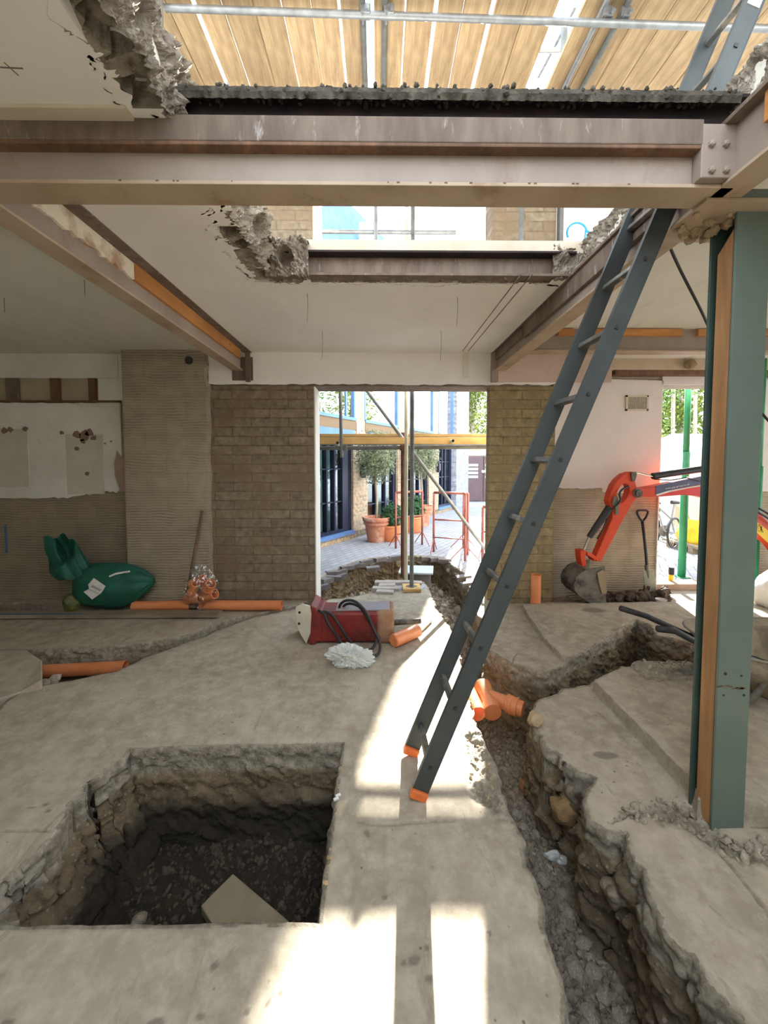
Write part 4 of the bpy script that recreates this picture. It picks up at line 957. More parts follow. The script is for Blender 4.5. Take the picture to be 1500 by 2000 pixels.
tube_thing('scaffold_tube', (XJL - .3, 4.79, zh), (.9, 4.79, zh), M_galv, 'horizontal tube across the upper opening')
# graffiti
gf = MB(); Yg = YW + .055
C0 = onY(1127, 455, Yg); rr = .105
gf.tube([(C0[0] + rr * math.cos(t), Yg, C0[2] + rr * math.sin(t)) for t in np.linspace(.25, 3.6, 22)], .009, 6, taper=None)
gf.tube([onY(1142, 478, Yg), onY(1143, 460, Yg), onY(1145, 448, Yg)], .008, 6); gf.tube([onY(1143, 449, Yg), onY(1152, 455, Yg), onY(1164, 456, Yg)], .011, 6)
o = gf.build('graffiti', M_bluep); tag(o, 'bright blue sprayed marks on the upper white wall', 'graffiti')

# ------------------------------------------------------------------ loose slab, rubble, stones
zpf = -.47
tc_ = [onZ(455, 1705, zpf + .07), onZ(567, 1800, zpf + .06), onZ(478, 1905, zpf + .05), onZ(392, 1768, zpf + .06)]
c = sum(tc_) / 4
tag(MB().prism([tuple(p) for p in tc_], (0, 0, -.045)).build('paving_slab', M_slabp, bevel=.006), 'square grey paving slab lying tilted at the bottom of the square pit', 'paving slab')
for k, (u, v, r, m_) in enumerate(((300, 1835, .05, M_rockr), (345, 1845, .035, M_rock), (270, 1800, .03, M_rock))):
    c = onZ(u, v, zpf + .02); tag(MB().rock(c, r, 2).build('stone', m_), ['reddish lump of brick at the pit bottom near its front edge', 'small grey stone at the pit bottom right of the reddish lump', 'small grey stone at the pit bottom left of the reddish lump'][k], 'stone', 'stones at the bottom of the square pit')
# splinters and shards along pit's right rim
for k, (u, v, L, mm, lb_) in enumerate(((656, 1555, .03, M_sheet, 'tiny white shard on the pit right rim, upper one'), (652, 1562, .025, M_sheet, 'tiny white shard on the pit right rim, lower one'))):
    c = onZ(u, v, .0); tag(MB().obox(c + np.array([.01, 0, .004]), (.010, .006, 0), (-.003, .005, 0), (0, 0, .003)).build('shard', mm), lb_, 'shard')
sp = MB()
for k in range(26):
    y = 1.22 + .8 * k / 26; x = -.192 + U(-.006, .004); sp.rock((x, y, U(-.02, 0)), U(.006, .016), 1, (1, 1.3, .5))
tag(sp.build('rim_crumbs', M_rockb), 'buff crumbs and splinters along the right rim of the pit', 'rubble', kind='stuff')
# gravel in the trench
def hz(x, y):
    z, so, _, _ = height(np.array([[x]], float), np.array([[y]], float)); return float(z[0, 0]), float(so[0, 0])
_RK = []
for _i in range(24):
    _m = MB().rock((0, 0, 0), 1, 1, (1, U(.7, 1), U(.5, .8))); _RK.append((np.array(_m.v), np.array(_m.f)))
def scatter(n, x0, x1, y0, y1, cond, rr):
    X = np.array([[U(x0, x1) for _ in range(n)]]); Y = np.array([[U(y0, y1) for _ in range(n)]]); Z, S, B, _ = height(X, Y, False)
    out = MB()
    for i in range(n):
        if cond(X[0, i], Y[0, i], Z[0, i], S[0, i]):
            r = U(*rr) if R() > .12 else rr[1] * U(1, 1.7); v, f = _RK[i % 24]; t = U(0, 6.28); c, s_ = math.cos(t) * r, math.sin(t) * r
            P = np.stack([v[:, 0] * c - v[:, 1] * s_ + X[0, i], v[:, 0] * s_ + v[:, 1] * c + Y[0, i], v[:, 2] * r + Z[0, i] + r * .25], 1)
            k = len(out.v); out.v += [tuple(p) for p in P.tolist()]; out.f += [tuple(q) for q in (f + k).tolist()]
    return out
tag(scatter(26000, .15, 1.25, .85, 2.6, lambda x, y, z, s: z < -.36, (.006, .015)).build('trench_gravel', M_grav), 'grey-brown gravel filling the bottom of the long trench', 'gravel', kind='stuff')
tag(scatter(7000, .3, 2.4, 2.4, 4.2, lambda x, y, z, s: z < -.30, (.008, .022)).build('trench_spoil', M_grav), 'stony spoil in the farther arm of the trench', 'spoil', kind='stuff')
tag(scatter(1500, -1.33, -.2, 1.2, 2.05, lambda x, y, z, s: z < -.35, (.005, .014)).build('pit_crumbs', M_soil), 'earth crumbs and small stones on the pit bottom', 'earth', kind='stuff')
tag(scatter(1100, -.6, 1.1, 4.62, 6.6, lambda x, y, z, s: s > .4, (.015, .045)).build('outdoor_rubble', M_rock), 'broken stones and clods in the outdoor excavation', 'rubble', kind='stuff')
tag(scatter(900, .9, 1.7, 1.3, 1.75, lambda x, y, z, s: z > -.03 and sdf(np.array([x]), np.array([y]), ROUGH[0])[0] > 0, (.005, .014)).build('base_rubble', M_rock), 'small rubble and dust around the foot of the green column', 'rubble', kind='stuff')
tag(scatter(260, .2, 1.0, 1.6, 2.5, lambda x, y, z, s: -.04 < z < .03 and sdf(np.array([x]), np.array([y]), ROUGH[1])[0] > -.0, (.003, .009)).build('edge_rubble', M_rockb), 'crumbled concrete along the sunlit lip of the trench', 'rubble', kind='stuff')
# larger individual stones
proto = MB().rock((0, 0, 0), 1, 2, (1, .85, .65), rot=0).build('stone', M_rock, origin=(0, 0, 0))
tag(proto, 'fist-sized grey stone among the gravel on the trench bottom', 'stone', 'larger grey stones on the trench bottom')
pts = [(1010, 1575, .035), (1000, 1545, .028), (1022, 1600, .03), (1040, 1560, .03), (1048, 1610, .026), (1018, 1640, .035), (1060, 1700, .032), (1072, 1650, .03), (1110, 1760, .03), (1140, 1820, .035), (1120, 1870, .04), (1160, 1880, .035), (1180, 1930, .03), (1150, 1960, .04), (1210, 1960, .032), (1100, 1720, .026), (985, 1500, .03), (972, 1470, .026), (1135, 1700, .03), (1230, 1900, .035)]
for i, (u, v, r) in enumerate(pts):
    q = onZ(u, v, -.44); z = hz(q[0], q[1])[0]
    if z > -.3: z = -.42; 
    o = proto if i == 0 else proto.copy()
    if i: COL.objects.link(o)
    o.location = (q[0], q[1], z + r * .3); o.scale = (r, r, r); o.rotation_euler = (U(0, .5), U(0, .5), U(0, 6.28))
for u, v, r, mm, lb_ in ((1025, 1527, .045, M_rockr, 'rust-brown stone on the trench bottom, upper of the two coloured ones'), (1043, 1552, .05, M_rockb, 'buff angular stone on the trench bottom just below the rust-brown one')):
    q = onZ(u, v, -.42); tag(MB().rock((q[0], q[1], hz(q[0], q[1])[0] + .03), r, 2, (1, .8, .8)).build('stone', mm), lb_, 'stone')
# big protruding boulders in trench wall
for u, v, r, z, mm, lb_ in ((1120, 1548, .062, -.14, M_grav, 'large grey-buff boulder bulging from the right side of the trench'), (1100, 1580, .07, -.22, mat('ochre_clay', (.30, .19, .09), (.2, .12, .05), 6, .95, bmp=.5), 'ochre clay lump below the boulder in the trench side'),
                       (1200, 1745, .06, -.20, M_grav, 'grey-buff block of old concrete jutting from the trench side lower down')):
    q = onZ(u, v, z); tag(MB().rock(q, r, 3, (1, .9, .8)).build('boulder', mm, smooth=False), lb_, 'boulder')
# white litter in trench
q = onZ(1083, 1660, -.44); q[2] = hz(q[0], q[1])[0] + .03
lt = MB(); lt.rock(q, .035, 3, (1.4, .5, .6), rot=0); lt.rock(q + np.array([.03, -.02, .0]), .03, 3, (.8, .8, .7))
tag(lt.build('plastic_scrap', M_polyw), 'scrap of white plastic lying on the trench gravel', 'litter')
# broken slab at left
P = [onZ(-80, 1272, .02), onZ(52, 1272, .02), onZ(82, 1292, .05), onZ(82, 1330, .06), onZ(40, 1352, .01), onZ(-80, 1395, -.02)]
P = [(p[0], p[1], p[2] + .01) for p in P]
tag(MB().prism(P, (0, 0, -.12)).build('broken_slab', mat('pale_concrete_lump', (.46, .405, .32), (.34, .29, .225), 8, .95, bmp=.5), bevel=.008), 'broken-off concrete slab corner resting beside the left trench', 'concrete slab')
rb_ = MB()
for i in range(46):
    u = U(-30, 120); v = 1345 - (u - 10) * .12 + U(-6, 24) ; p = onZ(min(u, 115), max(1325, v), -.03); rb_.rock(p, U(.012, .04), 2)
tag(rb_.build('slab_rubble', M_rock), 'broken concrete crumbs under the loose slab at the left edge', 'rubble', kind='stuff')
# pipes ------------------------------------------------
def hpipe(name, p, q, r, label, m=M_terra, cat='pipe', group=None, closed=False):
    mb = MB()._pipe(np.array(p, float), np.array(q, float), r, .004, 28)
    o = mb.build(name, m); smooth_by_angle(o); return tag(o, label, cat, group)
pa = onZ(60, 1318, -.2); pb_ = onZ(310, 1303, -.2)
hpipe('drain_pipe', (pa[0] - .6, 3.02, -.15), (onY(245, 1300, 3.12)[0], 3.12, -.14), .05, 'orange drain pipe lying in the bottom of the left trench')
r_ = .05; ypp = 3.98
a, b = onY(285, 1167, ypp), onY(551, 1168, ypp)
hpipe('drain_pipe', (onY(392, 1167, ypp)[0], ypp, r_ + .004), (b[0], ypp - .02, r_ + .004), r_, 'orange plastic drain pipe on the floor at the foot of the brick wall')
hpipe('drain_pipe', (onY(262, 1167, ypp)[0], ypp - .02, r_ + .004), (onY(372, 1167, ypp)[0], ypp, r_ + .004), r_, 'orange plastic drain pipe on the floor between green sack and broom')
yv = 4.10
a = onY(1047, 1122, yv); hpipe('upright_pipe', (a[0], yv, -.12), (a[0], yv, a[2]), .052, 'upright orange drain pipe stub standing at the right brick wall')
# clay pipe cut near the hammer
a, b = onZ(775, 1259, .05), onZ(812, 1236, .05)
a = onZ(768, 1265, .0); b = onZ(815, 1244, .0)
ppt = thing('pipe_offcut', ((a[0] + b[0]) / 2, (a[1] + b[1]) / 2, 0), 'short closed orange pipe offcut lying in the sun beside the red hammer', 'pipe')
A_ = np.array([a[0], a[1], .056]); B_ = np.array([b[0], b[1], .056]); dd = (B_ - A_) / np.linalg.norm(B_ - A_)
o = MB().lathe(A_, [(0, .0), (.046, .0), (.052, .006), (.054, .02), (.054, np.linalg.norm(B_ - A_)), (.050, np.linalg.norm(B_ - A_)), (.05, .05), (0, .05)], 28, dd).build('pipe_body', M_terra, ppt); smooth_by_angle(o)
tag(MB().tube([tuple(onZ(822, 1233, .012)), tuple(onZ(842, 1213, .012))], .011, 10).build('stick', M_rockb), 'thin pale stick pointing out of the orange offcut into the trench', 'stick')
# Y junction in trench
zj = -.12
P0, P1, P2 = onZ(944, 1345, zj), onZ(962, 1392, zj - .03), onZ(1022, 1386, zj - .02)
jt = thing('pipe_junction', ((P0[0] + P1[0]) / 2, (P0[1] + P1[1]) / 2, zj - .1), 'orange Y-shaped drain junction lying across the trench', 'pipe junction')
o = MB().tube([P0 + (P0 - P1) * .12, P0, P0 * .55 + P1 * .45, P1 - (P1 - P0) * .28, P1 - (P1 - P0) * .26, P1], [.062, .062, .050, .050, .060, .060], 28).build('main_barrel', M_terra, jt); smooth_by_angle(o, .8)
M0 = P0 * .7 + P1 * .3
o = MB().tube([M0, M0 + (P2 - M0) * .55, M0 + (P2 - M0) * .57, M0 + (P2 - M0) * .85, M0 + (P2 - M0) * .86, P2], [.048, .048, .060, .058, .052, .05], 28).build('side_branch', M_terra, jt); smooth_by_angle(o, .8)
rg_ = MB()
dj = (P2 - M0) / np.linalg.norm(P2 - M0)
for k in (.6, .68, .83): rg_.tube([M0 + (P2 - M0) * k, M0 + (P2 - M0) * k + dj * .008], .0635, 28)
o = rg_.build('socket_rib', M_terra, jt); smooth_by_angle(o, .8)
p, q = onZ(915, 1352, zj), onZ(934, 1395, zj - .02)
hpipe('drain_pipe', p, q, .052, 'open-ended orange drain pipe between the trench lip and the Y junction')

# ------------------------------------------------------------------ hydraulic breaker
yB = onZ(690, 1258, 0)[1]
def bp(u, v, dy=0.0): return onY(u, v, yB + dy)
hb = thing('hydraulic_hammer', (bp(690, 1250)[0], yB + .12, 0), 'dusty red hydraulic breaker hammer lying on its side on the slab', 'hydraulic hammer')
x0, x1 = bp(608, 1220)[0], bp(770, 1220)[0]; z1 = bp(690, 1196)[2]
body = MB(); body.box(x0 + .06, x1 - .03, yB, yB + .26, .012, z1)
o = body.build('body', M_red, hb, bevel=.022)
MB().box(x1 - .15, x1, yB - .004, yB + .264, .006, z1 + .008).build('nose', M_dusty, hb, bevel=.02)
MB().box(x0 - .0, x0 + .09, yB - .01, yB + .27, .02, z1 + .018).build('rear_block', M_red, hb, bevel=.012)
br_ = [(577, 1186), (590, 1180), (605, 1184), (608, 1200), (606, 1238), (598, 1258), (586, 1238), (577, 1215)]
o = MB().prism([tuple(bp(*p, -.03)) for p in br_], (0, .022, 0)).build('mounting_bracket', M_cream, hb, bevel=.005)
MB().prism([tuple(bp(*p, .24)) for p in br_], (0, .022, 0)).build('mounting_bracket', M_cream, hb, bevel=.005)
for u, v in ((585, 1196), (584, 1218)):
    c = bp(u, v, -.034); MB().lathe(c, [(0, .004), (.011, .004), (.011, 0)], 14, (0, -1, 0)).build('pin_hole', M_blk, o)
fl_ = [(606, 1182), (618, 1188), (622, 1215), (618, 1258), (606, 1262), (600, 1250)]
MB().prism([tuple(bp(*p, -.015)) for p in fl_], (0, .28, 0)).build('clamp_flange', M_red, hb, bevel=.01)
MB().tube([(x1 - .01, yB + .17, .11), (x1 + .24, yB + .23, .10)], .024, 16).build('chisel', M_digd, hb)
top = MB().box(bp(655, 1200)[0], bp(762, 1200)[0], yB + .03, yB + .23, z1, z1 + .012).build('top_plate', mat('dusty_blue_steel', (.30, .32, .40), (.38, .30, .26), 6, .7), hb, bevel=.003)
def spline(P, n=10):
    P = [np.array(p, float) for p in P]; P = [2 * P[0] - P[1]] + P + [2 * P[-1] - P[-2]]; out = []
    for i in range(1, len(P) - 2):
        for k in range(n):
            t = k / n; out.append(.5 * ((2 * P[i]) + (-P[i - 1] + P[i + 1]) * t + (2 * P[i - 1] - 5 * P[i] + 4 * P[i + 1] - P[i + 2]) * t * t + (-P[i - 1] + 3 * P[i] - 3 * P[i + 1] + P[i + 2]) * t ** 3))
    return out + [P[-2]]
h1 = spline([bp(663, 1197, .08), bp(664, 1182, .06), bp(676, 1173, .03), bp(696, 1176, 0), bp(716, 1197, -.06), bp(730, 1228, -.13), bp(742, 1254, -.18), bp(740, 1275, -.24), bp(725, 1281, -.27), bp(700, 1270, -.25), bp(680, 1248, -.14), bp(664, 1222, -.06), bp(648, 1200, -.04), bp(632, 1194, -.01)], 8)
h1 = [np.array([p[0], p[1], max(p[2], .018)]) for p in h1]
MB().tube(h1, .0115, 10).build('hose', M_blk, hb, smooth=True)
h2 = spline([bp(669, 1197, .12), bp(672, 1183, .1), bp(686, 1179, .06), bp(705, 1188, .02), bp(722, 1215, -.04), bp(735, 1240, -.1), bp(731, 1262, -.18), bp(716, 1272, -.2), bp(690, 1268, -.25), bp(668, 1258, -.22), bp(655, 1238, -.1), bp(640, 1215, -.05), bp(634, 1200, -.03), bp(622, 1192, 0)], 8)
h2 = [np.array([p[0], p[1], max(p[2], .018)]) for p in h2]
MB().tube(h2, .0115, 10).build('hose', M_blk, hb, smooth=True)
# plastic bag
cb_ = onZ(682, 1312, 0); 
bg = bmesh.new(); bmesh.ops.create_icosphere(bg, subdivisions=5, radius=1)
bgv = []
for v in bg.verts:
    n1 = mnoise.noise(v.co * 1.7 + Vector((3, 1, 2))); n2 = abs(mnoise.noise(v.co * 4.5)); n3 = abs(mnoise.noise(v.co * 11))
    k = 1 + .45 * n1 - .5 * n2 - .2 * n3
    p = v.co * k; bgv.append((cb_[0] - .0 + p.x * .165, cb_[1] + .08 + p.y * .09, max(.002, .075 + p.z * .095 - p.x * .02)))
mbg = MB(); mbg.add(bgv, [tuple(q.index for q in f.verts) for f in bg.faces]); bg.free()
pg = thing('plastic_bag', (cb_[0], cb_[1] + .08, 0), 'crumpled pale plastic bag on the slab in front of the red hammer', 'plastic bag')
mbg.build('film', M_polyw, pg)
MB().rock((cb_[0] - .0, cb_[1] + .08, .05), .06, 2, (1.1, .7, .8)).build('contents', mat('cream_contents', (.62, .58, .42), (.4, .48, .45), 9, .7), pg)

# ------------------------------------------------------------------ left corner items
yS = onZ(200, 1192, 0)[1] - .12
def sp_(u, v, dy=0.0): return onY(u, v, yS + dy)
sk = thing('green_sack', (sp_(180, 1190)[0], yS + .15, 0), 'green woven sack slumped against the left wall, its mouth gaping upright', 'sack')
def loft(rings, closed_start=True, closed_end=True, n=28, jit=.02, seed=0):
    """rings: (centre, half vec a, half vec b)"""
    vs = []; 
    for i, (c, a, b) in enumerate(rings):
        c, a, b = map(lambda q: np.array(q, float), (c, a, b))
        for k in range(n):
            t = 2 * math.pi * k / n; p = c + a * math.cos(t) + b * math.sin(t)
            w = mnoise.noise(Vector((k * .9 + seed, i * .8, seed))) * jit * 2 + mnoise.noise(Vector((k * .35, i * .35 + 9, seed))) * jit * 3
            vs.append(p + (p - c) / (np.linalg.norm(p - c) + 1e-6) * w)
    fs = [(i * n + k, i * n + (k + 1) % n, (i + 1) * n + (k + 1) % n, (i + 1) * n + k) for i in range(len(rings) - 1) for k in range(n)]
    if closed_start: fs.append(tuple(range(n))[::-1])
    if closed_end: fs.append(tuple((len(rings) - 1) * n + k for k in range(n)))
    return MB().add(vs, fs)
def rg2(u, v0, v1, dy, b):  # vertical ring: centre between v0 (top) and v1 (bottom)
    t, q = sp_(u, v0), sp_(u, v1); c = (t + q) / 2; c[1] += dy; return (c, (0, b, 0), (0, 0, (t[2] - q[2]) / 2))
rings = [rg2(128, 1150, 1182, .12, .05), rg2(138, 1120, 1190, .14, .13), rg2(155, 1106, 1194, .14, .17), rg2(185, 1104, 1194, .14, .18), rg2(215, 1106, 1196, .12, .18), rg2(240, 1108, 1190, .12, .15), rg2(262, 1118, 1176, .12, .12), rg2(280, 1130, 1156, .12, .06), rg2(287, 1136, 1146, .12, .03)]
b_ = loft(rings, n=40, jit=.012).build('body', M_sack, sk, smooth=True, sub=1)
rr2 = [(sp_(152, 1126, .1), (.15, 0, .02), (0, .12, 0)), (sp_(140, 1108, .1), (.14, 0, .05), (0, .12, .02)), (sp_(128, 1092, .1), (.15, 0, .06), (-.02, .10, .06)), (sp_(122, 1078, .06), (.15, .0, .03), (-.03, .06, .12)), (sp_(120, 1072, .02), (.135, 0, .02), (-.03, .03, .135)),
       (sp_(120, 1072, .03), (.12, 0, .02), (-.03, .03, .12)), (sp_(126, 1082, .12), (.09, 0, .0), (-.02, .03, .09)), (sp_(134, 1098, .16), (.05, 0, 0), (0, .03, .04))]
loft(rr2, False, True, n=44, jit=.016, seed=4).build('mouth', M_sack, sk, smooth=True, sub=1)
fp = [tuple(sp_(u, v, .0)) for u, v in ((84, 1048), (92, 1046), (104, 1056), (108, 1080), (120, 1100), (112, 1112), (97, 1098), (86, 1075))]
MB().prism(fp, (.0, .03, 0)).build('flap', M_sack, sk, bevel=.008, smooth=False)
lbp = [(-.0, 0)]
L_ = [tuple(sp_(u, v, -.055)) for u, v in ((183, 1129), (206, 1145), (198, 1158), (180, 1171), (163, 1156), (174, 1150), (172, 1142))]
lo = MB().prism(L_, (0, .003, 0)).build('paper_label', M_paper, sk)
pr_ = MB()
for k in range(7):
    a = np.array(sp_(180 + k * 2.6, 1143 + k * 1.3, -.058)); pr_.obox(a + np.array([0, 0, -.01]), (.011, 0, .006), (0, .0006, 0), (-.0, 0, .003))
    a = np.array(sp_(176 + k * 2.6, 1150 + k * 1.3, -.058)); pr_.obox(a + np.array([0, 0, -.01]), (.008, 0, .004), (0, .0006, 0), (-.0, 0, .002))
pr_.build('print', M_ink, lo)
MB().tube([sp_(214, 1126, -.03), sp_(225, 1121, -.02), sp_(240, 1118, -.0), sp_(253, 1116, .0)], .010, 6).build('white_tape', M_paper, sk)
MB().rock(sp_(140, 1178, -.0), .09, 3, (1.1, .8, .7)).build('yellow_lining', mat('dull_yellow_plastic', (.13, .11, .02), (.07, .08, .02), 7, .5), sk)
# broom
yK = onZ(358, 1192, 0)[1]
bm_ = thing('broom', (onY(358, 1190, yK)[0], yK, 0), 'wooden broom with a dark head, its brown handle leaning on the ribbed pier', 'broom')
MB().tube([onY(361, 1182, yK), (onY(395, 997, 4.10)[0], 4.10, onY(395, 997, 4.10)[2])], .0125, 12).build('handle', M_wood_d, bm_, smooth=True)
a, b = onY(331, 1185, yK), onY(385, 1184, yK)
MB().box(a[0], b[0], yK - .03, yK + .03, .035, .065).build('head', mat('grey_brown_wood', (.26, .21, .16), (.2, .16, .12), 6, .85), bm_, bevel=.005)
bs = MB()
for i in range(26):
    for j in range(4):
        x = a[0] + .008 + (b[0] - a[0] - .016) * i / 25; y = yK - .022 + .0145 * j; bs.tube([(x, y, .036), (x + U(-.006, .006), y + U(-.006, .006), .003)], .004, 4, cap=False)
bs.build('bristles', mat('dark_bristles', (.10, .075, .05), (.06, .05, .035), 20, .9), bm_)
# clear bag of fittings
yC = 3.92
cbag = thing('bag_of_fittings', (onY(388, 1170, yC)[0], yC, 0), 'clear polythene bag holding orange pipe fittings beside the broom', 'bag of fittings')
def fit(u0, v0, u1, v1, r, dy, nm='pipe_fitting'):
    p, q = onY(u0, v0, yC + dy), onY(u1, v1, yC + dy - .05)
    o = MB()._pipe(p, q, r, .006, 22)
    d = (q - p) / np.linalg.norm(q - p); o._pipe(p, p + d * .03, r + .006, .008, 22); o = o.build(nm, M_terra, cbag); smooth_by_angle(o); return o
fit(366, 1168, 392, 1168, .05, .02); fit(398, 1166, 420, 1160, .048, .0); fit(375, 1142, 398, 1130, .045, .03); fit(404, 1152, 412, 1140, .05, -.04); fit(374, 1158, 382, 1140, .04, -.05)
bg = bmesh.new(); bmesh.ops.create_icosphere(bg, subdivisions=5, radius=1); bgv = []
cc = onY(391, 1142, yC)
for v in bg.verts:
    k = 1 + .25 * mnoise.noise(v.co * 1.6 + Vector((9, 1, 2))) - .22 * abs(mnoise.noise(v.co * 4.0)) - .10 * abs(mnoise.noise(v.co * 9))
    p = v.co * k; zz = p.z; taper = 1 - .45 * max(0, zz)
    bgv.append((cc[0] + p.x * .185 * taper, yC + p.y * .13 * taper, max(.003, cc[2] + zz * .23)))
mbg = MB(); mbg.add(bgv, [tuple(q.index for q in f.verts) for f in bg.faces]); bg.free()
mbg.build('film', M_poly, cbag)
# planks on the left floor
a, b = onZ(-260, 1207, .0), onZ(425, 1209, .0)
tag(MB().obox(((a[0] + b[0]) / 2, a[1], .028), ((b[0] - a[0]) / 2, 0, 0), (0, .06, 0), (0, 0, .018)).build('timber_plank', M_wood_g, bevel=.003), 'long grey plank lying flat across the left floor below the green sack', 'plank')
tag(MB().obox((onZ(80, 1206, 0)[0], a[1] - .045, .048), (.42, .0, 0), (0, .012, 0), (0, 0, .002)).build('blue_strip', mat('blue_strip', (.06, .12, .20), (.1, .16, .22), 4, .6)), 'faded blue strip along the grey plank at the far left', 'strip')

# ------------------------------------------------------------------ wheelbarrow behind column
wb = thing('wheelbarrow', (2.55, 2.4, 0), 'muddy wheelbarrow mostly hidden by the green column, black handles towards the ladder', 'wheelbarrow')
ha0, ha1 = onY(1212, 1188, 2.62), onY(1262, 1203, 2.62); ha2 = onY(1350, 1243, 2.56)
MB().tube([ha0, ha1, ha2, (ha2[0] + .8, 2.5, ha2[2] - .28)], .019, 14).build('handle', M_blk, wb, smooth=True)
hb0, hb1, hb2 = onY(1284, 1228, 2.25), onY(1318, 1232, 2.25), onY(1352, 1250, 2.25)
MB().tube([hb0, hb1, hb2, (hb2[0] + .8, 2.3, hb2[2] - .28)], .019, 14).build('handle', M_blk, wb, smooth=True)
zr = ha2[2] + .06
tx0 = onY(1328, 1210, 2.6)[0]
def ringr(z, x0, x1, y0, y1, n=32, rad=.12):
    out = []
    for k in range(n):
        t = 2 * math.pi * k / n; cx, cy = (x0 + x1) / 2, (y0 + y1) / 2; ct_, st_ = math.cos(t), math.sin(t)
        e = .55; out.append((cx + (x1 - x0) / 2 * math.copysign(abs(ct_) ** e, ct_), cy + (y1 - y0) / 2 * math.copysign(abs(st_) ** e, st_), z))
    return out
R_ = [ringr(zr, tx0, tx0 + .95, 2.05, 2.72), ringr(zr - .16, tx0 + .12, tx0 + .85, 2.13, 2.62), ringr(zr - .30, tx0 + .25, tx0 + .72, 2.22, 2.52)]
n = 32
tray = MB(); vs = [p for r in R_ for p in r]; tray.add(vs, [(i * n + k, i * n + (k + 1) % n, (i + 1) * n + (k + 1) % n, (i + 1) * n + k) for i in range(2) for k in range(n)] + [tuple(2 * n + k for k in range(n))])
o = tray.build('tray', mat('cement_caked_tray', (.42, .36, .27), (.30, .25, .18), 6, .85, bmp=.3, c3=(.2, .17, .13), s3=5), wb, smooth=True); sm = o.modifiers.new('t', 'SOLIDIFY'); sm.thickness = .006
MB().tube(ringr(zr, tx0, tx0 + .95, 2.05, 2.72), .008, 8, closed=True).build('rim', mat('grey_rim', (.28, .26, .22), (.2, .18, .15), 6, .7), wb, smooth=True)
lg = spline([onY(1404, 1378, 2.22), onY(1425, 1384, 2.2), onY(1458, 1372, 2.2), onY(1482, 1350, 2.2), onY(1500, 1318, 2.2), onY(1512, 1285, 2.22)], 6)
MB().tube(lg, .017, 12).build('leg', M_digd, wb, smooth=True)
lg2 = [np.array(p) + np.array([.05, .38, 0.0]) for p in lg]; MB().tube(lg2, .017, 12).build('leg', M_digd, wb, smooth=True)
wc = np.array([tx0 + 1.15, 2.38, .19])
o = MB().tube([wc + np.array([.15 * math.cos(t), 0, .15 * math.sin(t)]) for t in np.linspace(0, 2 * math.pi, 28, endpoint=False)], .04, 12, closed=True).build('wheel', M_blk, wb, smooth=True)
a, b = onZ(1440, 1318, .055), onZ(1600, 1306, .055)
hpipe('drain_pipe', (a[0], a[1], .10), (b[0], b[1], .10), .045, 'orange pipe on the floor at the right edge behind the green column')
tag(scatter(800, 1.75, 3.0, 2.5, 2.75, lambda x, y, z, s: z > -.02, (.005, .013)).build('floor_grit', M_rock), 'grit and crumbs strewn on the floor beneath the wheelbarrow', 'grit', kind='stuff')

# ------------------------------------------------------------------ mini excavator arm
YD = 4.22
def dp(x, y): return onY(1040 + x / 5.769, 880 + y / 5.769, YD)
ex = thing('mini_excavator', (3.3, YD, 0), 'orange-red mini excavator arm with muddy bucket reaching in front of the right wall', 'excavator')
def plate_hole(outer, holes, th, name, m, parent, y0=None, bevel=.008):
    bm = bmesh.new(); allv = []
    for loop in [outer] + holes:
        vs = [bm.verts.new((p[0], (YD if y0 is None else y0) - th / 2, p[2])) for p in loop]; allv.append(vs)
        for i in range(len(vs)): bm.edges.new((vs[i], vs[(i + 1) % len(vs)]))
    bmesh.ops.triangle_fill(bm, use_beauty=True, use_dissolve=False, edges=bm.edges[:])
    g = bmesh.ops.extrude_face_region(bm, geom=bm.faces[:]); bmesh.ops.translate(bm, vec=(0, th, 0), verts=[v for v in g['geom'] if isinstance(v, bmesh.types.BMVert)])
    mb = MB(); bm.verts.index_update(); mb.add([tuple(v.co) for v in bm.verts], [tuple(v.index for v in f.verts) for f in bm.faces]); bm.free()
    return mb.build(name, m, parent, bevel=bevel)
outer = [dp(*p) for p in ((1070, 238), (1000, 262), (935, 315), (885, 385), (850, 470), (828, 560), (850, 640), (868, 700), (866, 760), (690, 1172), (680, 1215), (700, 1240), (745, 1238), (880, 985), (1010, 735), (1110, 575), (1165, 500), (1168, 460), (1140, 400), (1125, 340), (1135, 270), (1110, 236))]
hole = [dp(988 + 62 * math.cos(t) * 1.05 + 30 * math.sin(t), 478 - 108 * math.sin(t) + 0 * math.cos(t)) for t in np.linspace(0, 2 * math.pi, 20, endpoint=False)]
arm = plate_hole(outer, [hole], .10, 'dipper_arm', M_digr, ex)
boomo = [onY(u, v, YD + .06) for u, v in ((1234, 950), (1250, 953), (1282, 947), (1330, 936), (1365, 929), (1400, 930), (1432, 950), (1462, 990), (1500, 1030), (1600, 1130), (1700, 1240), (1700, 1300), (1600, 1190), (1500, 1064), (1450, 1022), (1415, 992), (1385, 975), (1350, 967), (1320, 966), (1282, 969), (1240, 969), (1233, 962))]
boom = plate_hole(boomo, [], .14, 'boom', M_digr, ex, y0=YD + .06)
def dec(pts, m, nm, yo=-.014):
    return MB().prism([tuple(onY(u, v, YD + yo)) for u, v in pts], (0, .003, 0)).build(nm, m, boom)
dec(((1281, 949), (1330, 938), (1375, 929), (1375, 945), (1330, 953), (1300, 960), (1281, 966)), M_navy, 'navy_decal')
dec(((1283, 968), (1310, 960), (1345, 953), (1390, 950), (1390, 974), (1350, 966), (1320, 965)), M_crimson, 'crimson_decal')
dec(((1281, 966), (1305, 958.5), (1345, 951.5), (1375, 946), (1375, 949), (1345, 953.5), (1308, 961), (1284, 968.5)), M_paper, 'white_stripe', -.016)
tp = onY(1323, 950, YD - .018)
